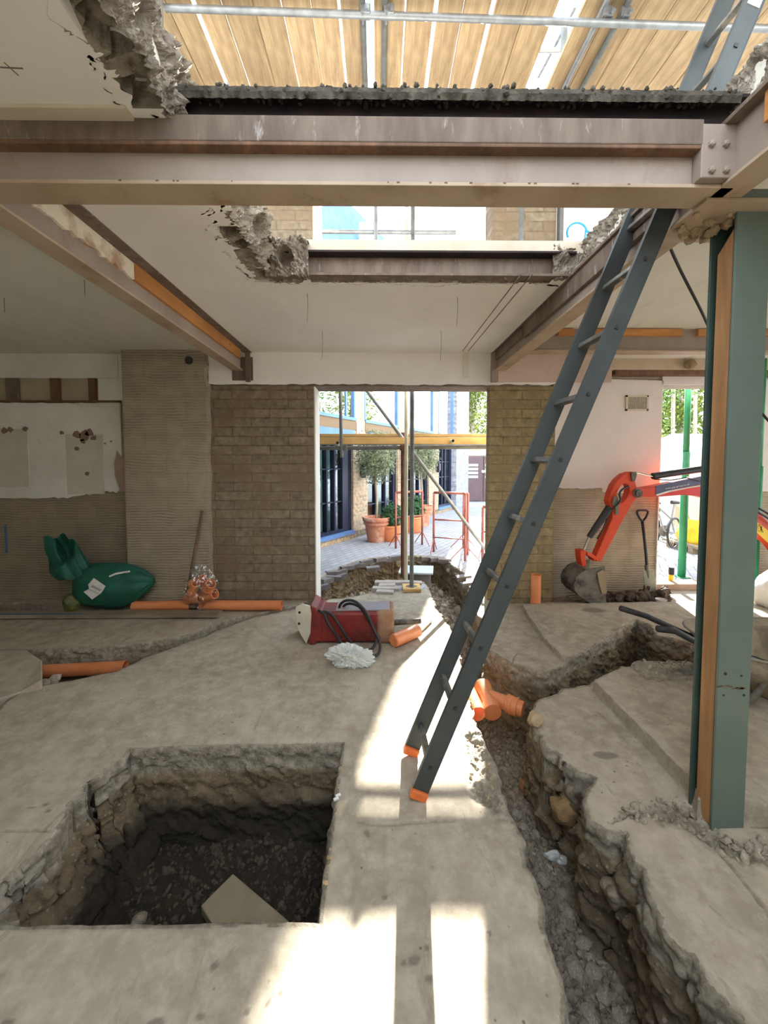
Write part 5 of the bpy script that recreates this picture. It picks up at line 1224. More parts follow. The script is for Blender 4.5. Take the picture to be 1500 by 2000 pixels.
Mt = Matrix.Translation(tp) @ Matrix.Rotation(math.radians(11), 4, 'Y').inverted() @ Matrix.Rotation(math.pi / 2, 4, 'X')
text('www.gap-group.co.uk', 'boom_lettering', .030, M_paper, Mt, ex, .0005)
wp_ = MB().prism([tuple(onY(u, v, YD - .016)) for u, v in ((1477, 1018), (1500, 1036), (1500, 1060), (1474, 1036))], (0, .003, 0)).build('warning_label', M_yel, boom)
tp = [onY(u, v, YD - .019) for u, v in ((1483, 1024), (1491, 1040), (1477, 1035))]
MB().tube(tp, .0022, 5, closed=True).build('warning_triangle', M_ink, wp_)
MB().box(*sorted((onY(1484, 1030, YD)[0] - .004, onY(1484, 1030, YD)[0] + .004)), YD - .0205, YD - .018, tp[1][2] + .02, tp[0][2] - .02).build('warning_mark', M_ink, wp_)
# boom top ram
p, q_ = onY(1275, 930, YD - .0), onY(1385, 914, YD + .02)
ram = MB().tube([p, q_], .036, 16).build('hydraulic_ram', M_blk, ex); smooth_by_angle(ram)
MB().tube([onY(1240, 922, YD), p], .009, 12).build('rod', M_chr, ram)
MB().tube([onY(1278, 936, YD - .03), onY(1310, 938, YD - .03), onY(1340, 933, YD - .03), onY(1370, 940, YD - .03)], .006, 8).build('hydraulic_hose', M_blk, ex, smooth=True)
for k in (0, 1):
    MB().tube(spline([onY(1455, 965 + 8 * k, YD - .06), onY(1472, 985 + 9 * k, YD - .06), onY(1500, 1003 + 9 * k, YD - .06), onY(1560, 1040 + 10 * k, YD - .05)], 5), .011, 10).build('hydraulic_hose', M_blk, ex, smooth=True)
# bucket ram
p, q_ = dp(850, 640) + np.array([-.0, -.03, 0]), dp(622, 970) + np.array([0, -.03, 0])
ram2 = MB().tube([p, q_], [.042, .030], 16).build('hydraulic_ram', M_blk, ex); smooth_by_angle(ram2)
MB().tube([q_, dp(560, 1112) + np.array([0, -.03, 0])], .013, 12).build('rod', M_chr, ram2)
MB().tube([dp(700, 985) + np.array([0, -.05, 0]), dp(760, 860) + np.array([0, -.07, 0]), dp(805, 760) + np.array([0, -.06, 0])], .007, 8).build('feed_pipe', M_blk, ram2, smooth=True)
MB().tube(spline([dp(850, 650) + np.array([0, -.08, 0]), dp(930, 560) + np.array([0, -.09, 0]), dp(930, 480) + np.array([0, -.08, 0]), dp(980, 430) + np.array([0, -.06, 0]), dp(1060, 400) + np.array([0, -.04, 0])], 6), .010, 8).build('hydraulic_hose', M_blk, ex, smooth=True)
MB().prism([tuple(dp(*p) + np.array([0, -.075, 0])) for p in ((868, 520), (905, 500), (915, 540), (935, 600), (925, 710), (890, 720), (890, 640), (850, 600))], (0, .015, 0)).build('bracket', M_digd, ex, bevel=.004)
MB().prism([tuple(dp(*p) + np.array([0, -.068, 0])) for p in ((1068, 245), (1130, 240), (1135, 270), (1112, 345), (1080, 345), (1072, 300))], (0, .136, 0)).build('pivot_lug', M_digd, ex, bevel=.006)
pv = dp(1145, 475); MB().lathe((pv[0], YD - .09, pv[2]), [(0, .0), (.035, .0), (.035, -.03), (.05, -.03), (.05, -.18)], 18, (0, -1, 0)).build('pivot_pin', M_digd, ex)
# linkage
MB().prism([tuple(dp(*p) + np.array([0, -.06, 0])) for p in ((505, 1120), (560, 1108), (575, 1135), (565, 1180), (575, 1290), (530, 1290), (512, 1200))], (0, .12, 0)).build('link', M_digr, ex, bevel=.005)
MB().prism([tuple(dp(*p) + np.array([0, -.06, 0])) for p in ((575, 1128), (640, 1148), (690, 1190), (665, 1235), (650, 1205), (585, 1165))], (0, .12, 0)).build('link', M_digr, ex, bevel=.005)
# bucket: side plates and curved shell
prof = [(530, 1300), (470, 1330), (415, 1390), (390, 1460), (400, 1530), (450, 1590), (540, 1650), (640, 1700), (720, 1730), (745, 1700)]
sidep = prof + [(740, 1560), (735, 1440), (725, 1340), (735, 1265), (660, 1275), (600, 1285)]
bk = MB(); wB = .15
bk.prism([tuple(dp(*p) + np.array([0, -wB, 0])) for p in sidep], (0, .012, 0)); bk.prism([tuple(dp(*p) + np.array([0, wB, 0])) for p in sidep], (0, .012, 0))
n = len(prof); vs = [tuple(dp(*p) + np.array([0, -wB, 0])) for p in prof] + [tuple(dp(*p) + np.array([0, wB, 0])) for p in prof]
bk.add(vs, [(i, i + 1, n + i + 1, n + i) for i in range(n - 1)])
o = bk.build('bucket', M_digd, ex, bevel=.004)
MB().prism([tuple(dp(*p) + np.array([0, -wB - .012, 0])) for p in ((640, 1330), (700, 1300), (728, 1330), (735, 1450), (738, 1560), (690, 1560), (655, 1430))], (0, .008, 0)).build('wear_plate', mat('dusty_ochre', (.36, .29, .18), (.28, .22, .14), 6, .9, bmp=.3), o)

# ------------------------------------------------------------------ spade, soil, post
yb0 = 4.40
sd = thing('spade', (onY(1265, 1165, yb0)[0], yb0, 0), 'black-handled spade with muddy blade leaning on the ribbed right wall', 'spade')
def se(u, v): 
    t = (1165 - v) / 165.0; return onY(u, v, yb0 + .10 * t)
def s5(x, y): return se(1040 + x / 5.769, 880 + y / 5.769)
MB().tube([s5(1238, 800), s5(1262, 1000), s5(1280, 1180), s5(1292, 1350)], .0155, 12).build('shaft', M_blk, sd, smooth=True)
MB().tube(spline([s5(1238, 800), s5(1200, 750), s5(1180, 685), s5(1240, 672), s5(1298, 685), s5(1280, 750), s5(1240, 800)], 6), .012, 10).build('grip', M_blk, sd, smooth=True)
bl = [s5(*p) for p in ((1240, 1345), (1290, 1352), (1365, 1340), (1380, 1470), (1388, 1590), (1376, 1655), (1300, 1640), (1270, 1560), (1250, 1450))]
MB().prism([tuple(p + np.array([0, -.012, 0])) for p in bl], (0, .006, 0)).build('blade', mat('muddy_steel_blade', (.22, .23, .19), (.32, .29, .22), 8, .6, .3, bmp=.3), sd)
MB().tube([s5(1280, 1290) , s5(1292, 1360), s5(1300, 1440)], [.018, .022, .012], 12).build('socket', M_digd, sd, smooth=True)
so_ = MB()
for (u0, u1, v, hgt, cnt) in ((1150, 1300, 1172, .10, 130), (1275, 1312, 1168, .13, 50), (1235, 1285, 1172, .12, 60)):
    for i in range(cnt):
        u = U(u0, u1); k = 1 - abs((u - (u0 + u1) / 2) / ((u1 - u0) / 2)) ** 2; p = onY(u, v, U(4.18, 4.42)); so_.rock((p[0], p[1], -.06 + U(0, hgt) * k * 1.2), U(.02, .05), 1)
tag(so_.build('soil_heap', M_soil), 'low heap of dark dug soil along the foot of the right wall', 'soil', kind='stuff')
q = onY(1291, 1181, 4.12)
o = MB().lathe((q[0], q[1], .0), [(0, 0), (.035, .0), (.055, .05), (.052, .05), (.03, .01)], 16).build('bowl', M_paper); tag(o, 'small white broken cup beside the soil heap', 'cup')
yk = 4.72; a, b = onY(1308, 1160, yk), onY(1312, 1122, yk)
pt = thing('marker_post', (a[0], yk, 0), 'short orange-yellow post with a black cap on the right doorway sill', 'post')
MB().tube([(a[0], yk, .0), (a[0] + .01, yk, b[2])], .026, 14).build('post', M_yel, pt, smooth=False); MB().tube([(a[0] + .01, yk, b[2] - .0), (a[0] + .01, yk, b[2] + .09)], .03, 14).build('cap', M_blk, pt)

# ------------------------------------------------------------------ outside right opening
def gpost(u0, v0, Y, z1, lb_):
    x = onY(u0, v0, Y)[0]; t = thing('green_post', (x, Y, 0), lb_, 'post', 'green posts beyond the right opening')
    MB().tube([(x, Y, .0), (x, Y, z1 * .55)], .045, 14).build('outer_tube', M_gpost, t, smooth=True); MB().tube([(x, Y, z1 * .5), (x, Y, z1)], .036, 14).build('inner_tube', M_gpost, t, smooth=True)
    MB().box(x - .07, x + .07, Y - .07, Y + .07, .0, .008).build('base_plate', M_gpost, t)
gpost(1332, 1100, 5.1, 3.0, 'green painted post outside the right opening, left of the column')
gpost(1472, 1100, 4.43, ZC, 'green painted post right of the green column, nearer the camera')
# tarpaulin canopy
cn = MB(); Yk = 6.6
P = [onY(1292, 948, Yk), onY(1325, 922, Yk), onY(1368, 880, Yk), onY(1440, 850, Yk), onY(1540, 880, Yk), np.array([onY(1540, 880, Yk)[0], Yk, .02]), np.array([onY(1420, 880, Yk)[0], Yk, .02]), onY(1400, 962, Yk), onY(1340, 958, Yk)]
vs = [tuple(p) for p in P] + [tuple(np.array(p) + np.array([.1, 1.6, .15])) for p in P]; n = len(P)
cn.add(vs, [(i, (i + 1) % n, n + (i + 1) % n, n + i) for i in range(n)] + [tuple(range(n))])
tag(cn.build('canvas_cover', M_sheet), 'white sheet cover bulging behind the digger boom, beyond the right opening', 'cover')
# stacked bulk bags
for u0, u1, v0, v1, Y, mm, lb_ in ((1328, 1400, 965, 1050, 7.5, mat('cream_bulk_bag', (.72, .66, .44), (.62, .56, .36), 5, .8, bmp=.4), 'cream bulk bag stacked beyond the right opening'), (1335, 1420, 1015, 1075, 6.7, M_yel, 'yellow plastic sack beyond the right opening, below the cream bag')):
    a, b = onY(u0, v1, Y), onY(u1, v0, Y); c = (a + b) / 2
    bm = bmesh.new(); bmesh.ops.create_icosphere(bm, subdivisions=4, radius=1); V = []
    for v in bm.verts:
        k = 1 + .2 * mnoise.noise(v.co * 2 + Vector((u0, 0, 0))) - .12 * abs(mnoise.noise(v.co * 5)); e = .7
        g = [math.copysign(abs(t) ** e, t) * k for t in v.co]; V.append((c[0] + g[0] * (b[0] - a[0]) / 2, Y + g[1] * .35, c[2] + g[2] * (b[2] - a[2]) / 2))
    mb = MB(); mb.add(V, [tuple(q.index for q in f.verts) for f in bm.faces]); bm.free(); tag(mb.build('bulk_bag', mm, smooth=True), lb_, 'bag')
a, b = onY(1325, 1090, 6.7), onY(1440, 1075, 6.7); pal = MB()
for k in range(3): pal.box(a[0], b[0], 6.4 + .25 * k, 6.5 + .25 * k, .0, a[2] * 0 + .1 )
pal.box(a[0], b[0], 6.3, 7.1, .1, max(.14, onY(1325, 1075, 6.7)[2])); tag(pal.build('pallet', M_wood_g), 'timber pallet carrying the yellow sack beyond the right opening', 'pallet')
# bicycle
Yb_ = 6.3
bc = thing('bicycle', (onY(1310, 1085, Yb_)[0], Yb_, 0), 'bicycle leaning outside, seen through the right opening', 'bicycle')
def by(x, y): return onY(1270 + x / 4.348, 740 + y / 4.348, Yb_)
sc_ = Yb_ / F / 4.348
w1 = by(200, 1310); w1r = 128 * sc_
for c, r in ((by(205, 1310), w1r), (by(20, 1290), w1r)):
    r2 = c[2] - .004 if False else r
    wv = [(c[0] + r * .72 * math.cos(t), Yb_ + r * .35 * math.cos(t), c[2] + r * math.sin(t)) for t in np.linspace(0, 2 * math.pi, 30, endpoint=False)]
    wh = MB().tube(wv, .016, 8, closed=True).build('wheel', M_blk, bc, smooth=True)
    spk = MB()
    for t in np.linspace(0, 2 * math.pi, 18, endpoint=False): spk.tube([c, (c[0] + r * .72 * math.cos(t), Yb_ + r * .35 * math.cos(t), c[2] + r * math.sin(t))], .002, 4, cap=False)
    spk.build('spokes', M_chr, wh)
fr_ = MB()
for p, q in (((205, 1310), (180, 1190)), ((205, 1310), (115, 1290)), ((180, 1190), (115, 1290)), ((180, 1190), (60, 1080)), ((115, 1290), (60, 1110)), ((180, 1190), (205, 1065)), ((60, 1075), (20, 1290))):
    fr_.tube([by(*p), by(*q)], .014, 8)
fr_.build('frame', mat('silver_frame', (.35, .36, .38), (.28, .28, .3), 5, .4, .5), bc)
MB().tube([by(180, 1048), by(245, 1052)], [.03, .02], 8).build('saddle', M_blk, bc); MB().tube([by(40, 1050), by(62, 1040), by(85, 1060)], .012, 8).build('handlebar', M_blk, bc)
MB().lathe(by(115, 1290), [(0, 0), (.09, 0), (.09, .01), (0, .01)], 20, (0, -1, 0)).build('chainring', M_digd, bc)
b2 = copy_tree(bc, None, (-.28, .35, .03)); b2['label'] = 'second bicycle behind, partly hidden by the door edge'; b2['group'] = 'bicycles outside the right opening'; bc['group'] = 'bicycles outside the right opening'
# white-wrapped bale at right edge
q = onY(1506, 1152, 3.9); o = MB().rock(q, .17, 4, (.8, .8, 1.15), rot=0).build('wrapped_bundle', M_sheet, smooth=True); tag(o, 'white plastic-wrapped bundle at the right edge beside the green post', 'bundle')

def leaves(mb, c, rad, n, s, shell=.5, flat=.0, cond=None):
    c = np.array(c, float); rad = np.array(rad, float)
    V = []; Fc = []
    k0 = len(mb.v)
    for i in range(n):
        while True:
            d = np.array([random.gauss(0, 1) for _ in range(3)]); d /= np.linalg.norm(d)
            r = U(shell, 1) ** .6; r *= 1 + .28 * mnoise.noise(Vector(d * 2.3) + Vector(c))
            p = c + d * rad * r; break
        a = np.array([random.gauss(0, 1) for _ in range(3)]); a /= np.linalg.norm(a); b = np.cross(a, d); b /= (np.linalg.norm(b) + 1e-6)
        l = s * U(.7, 1.3); w = l * .38
        j = len(V); V += [tuple(p - a * l), tuple(p + b * w), tuple(p + a * l), tuple(p - b * w)]; Fc.append((j, j + 1, j + 2, j + 3))
    return mb.add(V, Fc)
# hedge/creeper wall beyond right opening
hd = thing('hedge', (7.6, 9.2, 0), 'tall leafy hedge filling the view through the right opening', 'hedge')
lv = MB()
for i in range(26): leaves(lv, (U(5.2, 9.6), U(8.9, 9.6), U(.6, 4.4)), (.8, .5, .8), 420, .055, .3)
lv.build('foliage', M_leafd, hd)
st_ = MB()
for i in range(8): st_.tube([(5.4 + i * .55, 9.4, 0), (5.4 + i * .55 + U(-.2, .2), 9.4, 3.6)], .04, 8)
st_.build('stems', M_bark, hd)

# ------------------------------------------------------------------ facade outside the opening
FA = np.array([-1.09, 6.88]); FB = onZ(829, 1011)[:2]; fd = (FB - FA) / np.linalg.norm(FB - FA); fn = np.array([fd[1], -fd[0]])
def FP(u, v):
    d = ray(u, v); t = ((FA - CAM[:2]) @ fn) / (d[:2] @ fn); P = CAM + d * t; return float((P[:2] - FA) @ fd), float(P[2])
def FW(s, n, z): p = FA + fd * s + fn * n; return (p[0], p[1], z)
bd = thing('apartment_building', (FW(4, -2, 0)), 'brick and timber-clad building with dark glazed doors along the left side of the lane', 'building')
def fbox(mb, s0, s1, n0, n1, z0, z1):
    P = [FW(s, n, z) for z in (z0, z1) for n in (n0, n1) for s in (s0, s1)]
    return mb.add(P, [(0, 2, 3, 1), (4, 5, 7, 6), (0, 1, 5, 4), (2, 6, 7, 3), (0, 4, 6, 2), (1, 3, 7, 5)])
def fbuild(mb, name, m, parent): # object with its local x along the facade, so procedural patterns follow the wall
    ang = math.atan2(fd[1], fd[0]); V = np.array(mb.v); o0 = np.array(WO[parent]) if parent in WO else np.zeros(3)
    org = np.array([FA[0], FA[1], 0.0]); c, s = math.cos(-ang), math.sin(-ang); D = V - org
    L = np.stack([c * D[:, 0] - s * D[:, 1], s * D[:, 0] + c * D[:, 1], D[:, 2]], 1)
    me = bpy.data.meshes.new(name); me.from_pydata([tuple(p) for p in L], [], mb.f); me.update()
    bm = bmesh.new(); bm.from_mesh(me); bmesh.ops.recalc_face_normals(bm, faces=bm.faces); bm.to_mesh(me); bm.free()
    me.materials.append(m); o = bpy.data.objects.new(name, me); COL.objects.link(o); o.parent = parent
    o.location = tuple(org - o0); o.rotation_euler = (0, 0, ang); WO[o] = org; return o
def fsub(mb, name, m, parent):
    o = fbuild(mb, name, m, bd); o.parent = parent; o.location = (0, 0, 0); o.rotation_euler = (0, 0, 0); return o
z_cb = FP(650, 836)[1]; z_ct = FP(650, 815)[1]; z_bb = FP(650, 850)[1]; ztop = FP(745, 462)[1]
S = lambda u, v=950: FP(u, v)[0]
s_end = S(884); 
bays = [(-2.2, S(690)), (S(718), S(777)), (S(790), S(838)), (S(856), S(884))]
uppers = [(-2.2, S(695)), (S(713), S(778)), (S(800), S(846)), (S(856), S(884))]
z_sill = .14
wal = MB(); fbox(wal, -2.3, s_end + .5, -3.5, -.5, 0, ztop)
for a, b in ((S(690), S(718)), (S(777), S(790)), (S(838), S(856))): fbox(wal, a, b, -.5, 0, 0, z_bb + .35)
for a, b in ((S(695), S(713)), (S(778), S(800)), (S(846), S(856))): fbox(wal, a, b, -.5, -.01, z_bb + .2, 5.3)
fbox(wal, -2.3, s_end, -.5, .0, 0, z_sill)
fbuild(wal, 'brick_wall', M_brko, bd)
ew = MB(); fbox(ew, s_end, s_end + (S(908) - s_end), -3.5, .12, 0, 6.6); fbuild(ew, 'grey_brick_end', M_brkg, bd)
cl = MB(); 
for a, b in uppers[:3]: fbox(cl, a, b, -.5, .01, z_cb, z_ct)
fbuild(cl, 'timber_cladding', M_clad, bd)
bb = MB(); 
for a, b in bays[:3]: fbox(bb, a, b, -.45, .04, z_bb, z_cb)
fbuild(bb, 'blue_lintel', M_bluelt, bd)
tp_ = MB(); fbox(tp_, -2.3, s_end, -.5, .02, 5.3, ztop); fbuild(tp_, 'blue_slate_parapet', M_bluesl, bd)
fs_ = MB(); fbox(fs_, -2.3, s_end, -.5, .06, 5.2, 5.35); fbuild(fs_, 'fascia', M_bluelt, bd)
for i, (a, b) in enumerate(bays):
    w = MB(); t = .07; zt0 = z_bb
    for k in (a, b - t): fbox(w, k, k + t, -.12, -.05, z_sill, zt0)
    fbox(w, b - .28 if i == 0 else b - .12, b, -.13, -.06, z_sill, zt0)
    fbox(w, a, b, -.2, -.05, z_sill, z_sill + .09); fbox(w, a, b, -.2, -.05, zt0 - .08, zt0)
    bars = {0: [S(623), S(660), S(645) ], 1: [a + (b - a) * .35, a + (b - a) * .65], 2: [a + (b - a) * .33, a + (b - a) * .66], 3: [a + (b - a) * .4, a + (b - a) * .6]}[i]
    for k in bars: fbox(w, k - .02, k + .02, -.17, -.07, z_sill, zt0)
    nb = 3 if i == 0 else 4
    for k in range(1, nb): z = z_sill + (zt0 - z_sill) * k / nb; fbox(w, a, b, -.15, -.085, z - .012, z + .012)
    fr = fbuild(w, 'glazed_door', M_dark, bd)
    g = MB(); fbox(g, a, b, -.125, -.12, z_sill, zt0); fsub(g, 'pane', M_glass, fr)
    cu_ = MB()
    for (c0, c1) in ({0: [(S(623), S(633)), (S(646), S(659)), (S(661), S(675))], 1: [(a + .1, a + .35), (b - .6, b - .2)], 2: [(a + .2, a + .5), (b - .7, b - .3)], 3: [(a + .1, b - .1)]}[i]): fbox(cu_, c0, c1, -.36, -.33, z_sill, zt0)
    fsub(cu_, 'curtain', M_curt, fr)
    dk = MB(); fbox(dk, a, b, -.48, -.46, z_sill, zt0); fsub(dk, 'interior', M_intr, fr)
    sl_ = MB(); fbox(sl_, a, b, -.2, .05, z_sill - .03, z_sill + .03); fsub(sl_, 'sill', M_bluelt, fr)
for i, (a, b) in enumerate(uppers):
    w = MB(); zt0 = 5.2
    for k in (a, b - .05): fbox(w, k, k + .05, -.07, .0, z_ct, zt0)
    fbox(w, a, b, -.07, .03, z_ct, z_ct + .06)
    if i == 0: fbox(w, (a + b) * .5 + 1.4, (a + b) * .5 + 1.45, -.18, -.02, z_ct, zt0)
    fr = fbuild(w, 'upper_window', M_bluelt, bd)
    g = MB(); fbox(g, a, b, -.045, -.04, z_ct, zt0); fsub(g, 'pane', M_mirror, fr)
    g = MB(); fbox(g, a, b, -.12, -.10, z_ct, zt0); fsub(g, 'blind', M_sheet, fr)
for u, v in ((706, 918), (852, 912)):
    s_, z_ = FP(u, v); l = MB(); fbox(l, s_ - .06, s_ + .06, 0, .12, z_ - .10, z_ + .10); fbox(l, s_ - .03, s_ + .03, .02, .1, z_ - .16, z_ + .17); fbuild(l, 'wall_light', M_dark, bd)
s_, z_ = FP(700, 838); l = MB(); fbox(l, s_ - .09, s_ + .09, 0, .02, z_ - .13, z_ + .13); fbuild(l, 'sign_plaque', mat('pink_plaque', (.62, .35, .36), (.55, .42, .40), 9, .6), bd)
# roof box by the upper opening
a, b = onY(692, 475, 8.0), onY(733, 432, 8.0)
tag(MB().box(a[0], b[0], 8.0, 8.5, a[2] - .4, b[2]).build('roof_unit', mat('pale_blue_grey', (.40, .48, .60), (.35, .42, .54), 4, .6), bevel=.02), 'pale blue-grey box housing against the slate roof seen through the upper opening', 'roof unit')

# back building with brown doors
YB = 15.5
bk_ = thing('garage_building', (onY(930, 960, YB)[0], YB, 0), 'low building with brown glazed double doors closing the end of the lane', 'building')
a, b = onY(904, 880, YB), onY(1010, 880, YB); z0 = 0
MB().box(a[0] - .2, b[0], YB, YB + 2.5, 0, onY(930, 872, YB)[2]).build('wall', M_brko, bk_)
for k, (u0, u1) in enumerate(((907, 944), (944, 982))):
    d_ = MB().box(onY(u0, 900, YB)[0], onY(u1, 900, YB)[0] - .03, YB - .08, YB, .02, onY(930, 892, YB)[2]).build('door', M_brnd, bk_, bevel=.01)
    g = MB()
    for r in range(4):
        g.box(onY(u0 + 3, 900, YB)[0], onY(u1 - 11, 900, YB)[0], YB - .095, YB - .078, onY(930, 911 + 7.5 * r, YB)[2], onY(930, 906 + 7.5 * r, YB)[2])
    g.build('pane', mat('pale_door_pane', (.55, .60, .55), (.40, .45, .42), 3, .2), d_)
    MB().lathe((onY(942 + k * 5, 921, YB)[0], YB - .1, onY(930, 921, YB)[2]), [(0, .02), (.06, .01), (.06, -.01)], 12, (0, -1, 0)).build('handle', M_chr, d_)
MB().box(a[0], b[0], YB - .05, YB, onY(930, 890, YB)[2], onY(930, 881, YB)[2]).build('glazed_fanlight', mat('grey_fanlight', (.30, .32, .32), (.5, .5, .45), 2, .3), bk_)
# trees
def tree(x, y, h, cr, n, m_, lb_, s=.09):
    t = thing('tree', (x, y, 0), lb_, 'tree', 'trees beyond the lane')
    MB().tube(spline([(x, y, 0), (x + .1, y, h * .35), (x - .1, y + .1, h * .75), (x, y, h * .95)], 4), [.16] * 5 + [.12] * 4 + [.06] * 4, 8).build('trunk', M_bark, t, smooth=True)
    l = MB()
    for i in range(14):
        leaves(l, (x + U(-.6, .6) * cr, y + U(-.5, .5) * cr, h * U(.38, .95)), (cr * .55, cr * .5, cr * .6), n // 14, s, .2)
    l.build('foliage', m_, t)
tree(4.4, 19.0, 6.6, 1.5, 5200, M_leafg, 'sunlit yellow-green tree above the brown doors, nearer the grey brick corner')
tree(8.3, 23.5, 7.6, 1.7, 5200, M_leafg, 'sunlit yellow-green tree above the brown doors, farther right behind the wall edge')
tree(9.5, 12.5, 6.0, 1.8, 5200, M_leafg, 'tree outside behind the hedge beyond the right opening')

# potted olive trees
def olive(u, v, Y0, sc, lb_):
    g = onZ(u, v, 0) if Y0 is None else np.array([onY(u, 1000, Y0)[0], Y0, 0])
    t = thing('potted_olive_tree', (g[0], g[1], 0), lb_, 'potted tree', 'potted olive trees along the building')
    h = .50 * sc; r = .27 * sc
    o = MB().lathe((g[0], g[1], 0), [(0, 0), (r * .62, 0), (r * .66, .02), (r * .86, h * .70), (r * .96, h * .70), (r * .97, h * .79), (r * .93, h * .80), (r * .93, h * .84), (r * 1.02, h * .85), (r * 1.06, h * .97), (r * 1.04, h), (r * .95, h), (r * .92, h * .9), (0, h * .9)], 36).build('pot', M_pot, t); smooth_by_angle(o, .7)
    MB().tube(spline([(g[0], g[1], h * .85), (g[0] + .01, g[1], h + .3 * sc), (g[0] - .01, g[1], h + .7 * sc), (g[0], g[1], h + 1.0 * sc)], 4), .028 * sc, 10).build('trunk', M_bark, t, smooth=True)
    b = MB()
    for i in range(12): b.tube([(g[0], g[1], h + .85 * sc), (g[0] + U(-.3, .3) * sc, g[1] + U(-.3, .3) * sc, h + U(1.1, 1.6) * sc)], [.012, .004], 5)
    b.build('branches', M_bark, t)
    l = MB(); leaves(l, (g[0], g[1], h + 1.22 * sc), (.44 * sc, .44 * sc, .56 * sc), 5200, .030 * sc, .2)
    l.build('foliage', M_leafo, t); return t
olive(735, 1057, None, .95, 'potted olive tree nearest the opening, in a large ribbed terracotta pot')
olive(823, 1027, None, .98, 'second potted olive tree farther along, behind the scaffold poles')
def shrub(u, v, sc, lb_):
    g = onZ(u, v, 0); t = thing('potted_shrub', (g[0], g[1], 0), lb_, 'potted plant', 'small potted shrubs')
    r = .2 * sc; o = MB().lathe((g[0], g[1], 0), [(0, 0), (r * .7, 0), (r * .98, .16 * sc), (r * 1.0, .27 * sc), (r * 1.08, .28 * sc), (r * 1.08, .31 * sc), (r * .95, .31 * sc), (0, .28 * sc)], 28).build('pot', M_terra, t); smooth_by_angle(o, .7)
    l = MB(); leaves(l, (g[0] + .02, g[1], .48 * sc), (.22 * sc, .22 * sc, .25 * sc), 700, .05 * sc, .1); l.build('foliage', M_leafs, t)
shrub(763, 1056, 1.0, 'low terracotta pot of rosemary-like shrub between the poles and the large pot'); shrub(806, 1040, 1.15, 'low rounded terracotta bowl with shrub behind the scaffold poles')

# scaffolding outside
YS = 5.2
p = onY(783, 1128, YS)
tube_thing('scaffold_tube', (onY(787, 900, YS)[0], YS, -.02), (onY(787, 845, YS)[0], YS, onY(787, 845, YS)[2]), M_rtube, 'rust-brown upright tube in the middle of the main opening', r=.027)
tube_thing('scaffold_tube', (onY(793.5, 900, 4.95)[0], 4.95, -.02), (onY(793.5, 900, 4.95)[0], 4.95, 6.2), M_ctube, 'cream upright tube just right of the rust-brown one', r=.0235)
xg = onY(804, 1100, 4.62)[0]
tube_thing('scaffold_tube', (xg, 4.62, .045), (xg, 4.62, 6.2), M_galvd, 'grey upright tube standing on a square timber pad in the main opening', r=.0242)
pd = onZ(802, 1160, .04)
tag(MB().obox((xg, 4.62, .022), (.105, .0, 0), (0, .11, 0), (0, 0, .019)).build('sole_pad', M_wood_bx, bevel=.003), 'square timber pad under the grey upright tube', 'timber pad')
tag(MB().tube([(xg, 4.62, .04), (xg, 4.62, .046)], .07, 4).build('base_plate', M_galvd), 'small steel base plate between the pad and grey tube', 'base plate')
zA, zB2 = onY(780, 866, YS)[2], onY(780, 868, YS)[2]
xs0, xs1 = onY(585, 880, YS)[0], onY(1000, 880, YS)[0]
zb0, zb1 = onY(700, 868, YS)[2], onY(700, 855, YS)[2]
kd = MB(); kd.box(xs0, xs1, YS - .10, YS - .062, zb0, zb1 + .0)
tag(kd.build('edge_board', M_wood_bx, bevel=.003), 'yellow timber board on edge across the main opening', 'board')
tag(MB().box(xs0, xs1, YS + .05, YS + .26, zb1 + .02, zb1 + .055).build('walk_board', M_wood_bx, bevel=.003), 'second timber board lying flat behind the yellow edge board', 'board')
zt1 = onY(700, 876, YS)[2]
tube_thing('scaffold_tube', (xs0, YS - .05, zt1), (xs1, YS - .05, zt1 + .02), M_galvd, 'grey horizontal tube just under the yellow board', r=.026)
tube_thing('scaffold_tube', (xs0, YS + .12, 1.768), (xs1, YS + .12, 1.768), M_galv, 'second horizontal tube close behind the one under the yellow board', r=.024)
tube_thing('scaffold_tube', (xs0, YS + .30, 1.79), (xs1, YS + .30, 1.79), M_galv, 'added horizontal tube hidden behind the yellow board, widening its shadow on the floor', r=.026)  # unseen extra tube, added to extend the board's shadow on the floor
xl_ = onY(669, 880, YS)[0]; xl2 = onY(664, 757, YS)[0]
tube_thing('scaffold_tube', (xl_, YS - .12, zt1 - .12), (xl2 + .0, YS - .12, 3.4), M_galvd, 'dark upright tube at the left of the main opening, ending at the ledger', r=.022)
for u, lb_ in ((671, 'grey coupler at the left upright in the main opening'), (788, 'brown coupler at the middle uprights in the main opening')):
    c = onY(u, 874, YS - .1); coupler((c[0], YS - .1, c[2]), M_rtube if u > 700 else M_galvd, lb_, 'couplers in the main opening', 1.1)
for u, v, lb_ in ((659, 865, 'open end of a stub tube at the left, poking out under the yellow board'), (885, 861, 'open end of a stub tube at the right, poking through the yellow board')):
    c = onY(u, v, YS - .2); o = MB()._pipe(np.array([c[0], YS - .2, c[2]]), np.array([c[0] - .06, YS + .5, c[2]]), .024, .005, 16).build('scaffold_tube', M_ctube); smooth_by_angle(o); tag(o, lb_, 'scaffold tube')
d0, d1 = onY(712, 757, YS - .25), onY(790, 855, YS - .25)
p, q = onY(716, 762, 5.0), onY(952, 1078, 5.6)
dv = q - p; tube_thing('scaffold_brace', p - dv * .08, q + dv * .03, M_galv, 'slanting brace tube running down to the right across the main opening', r=.024)
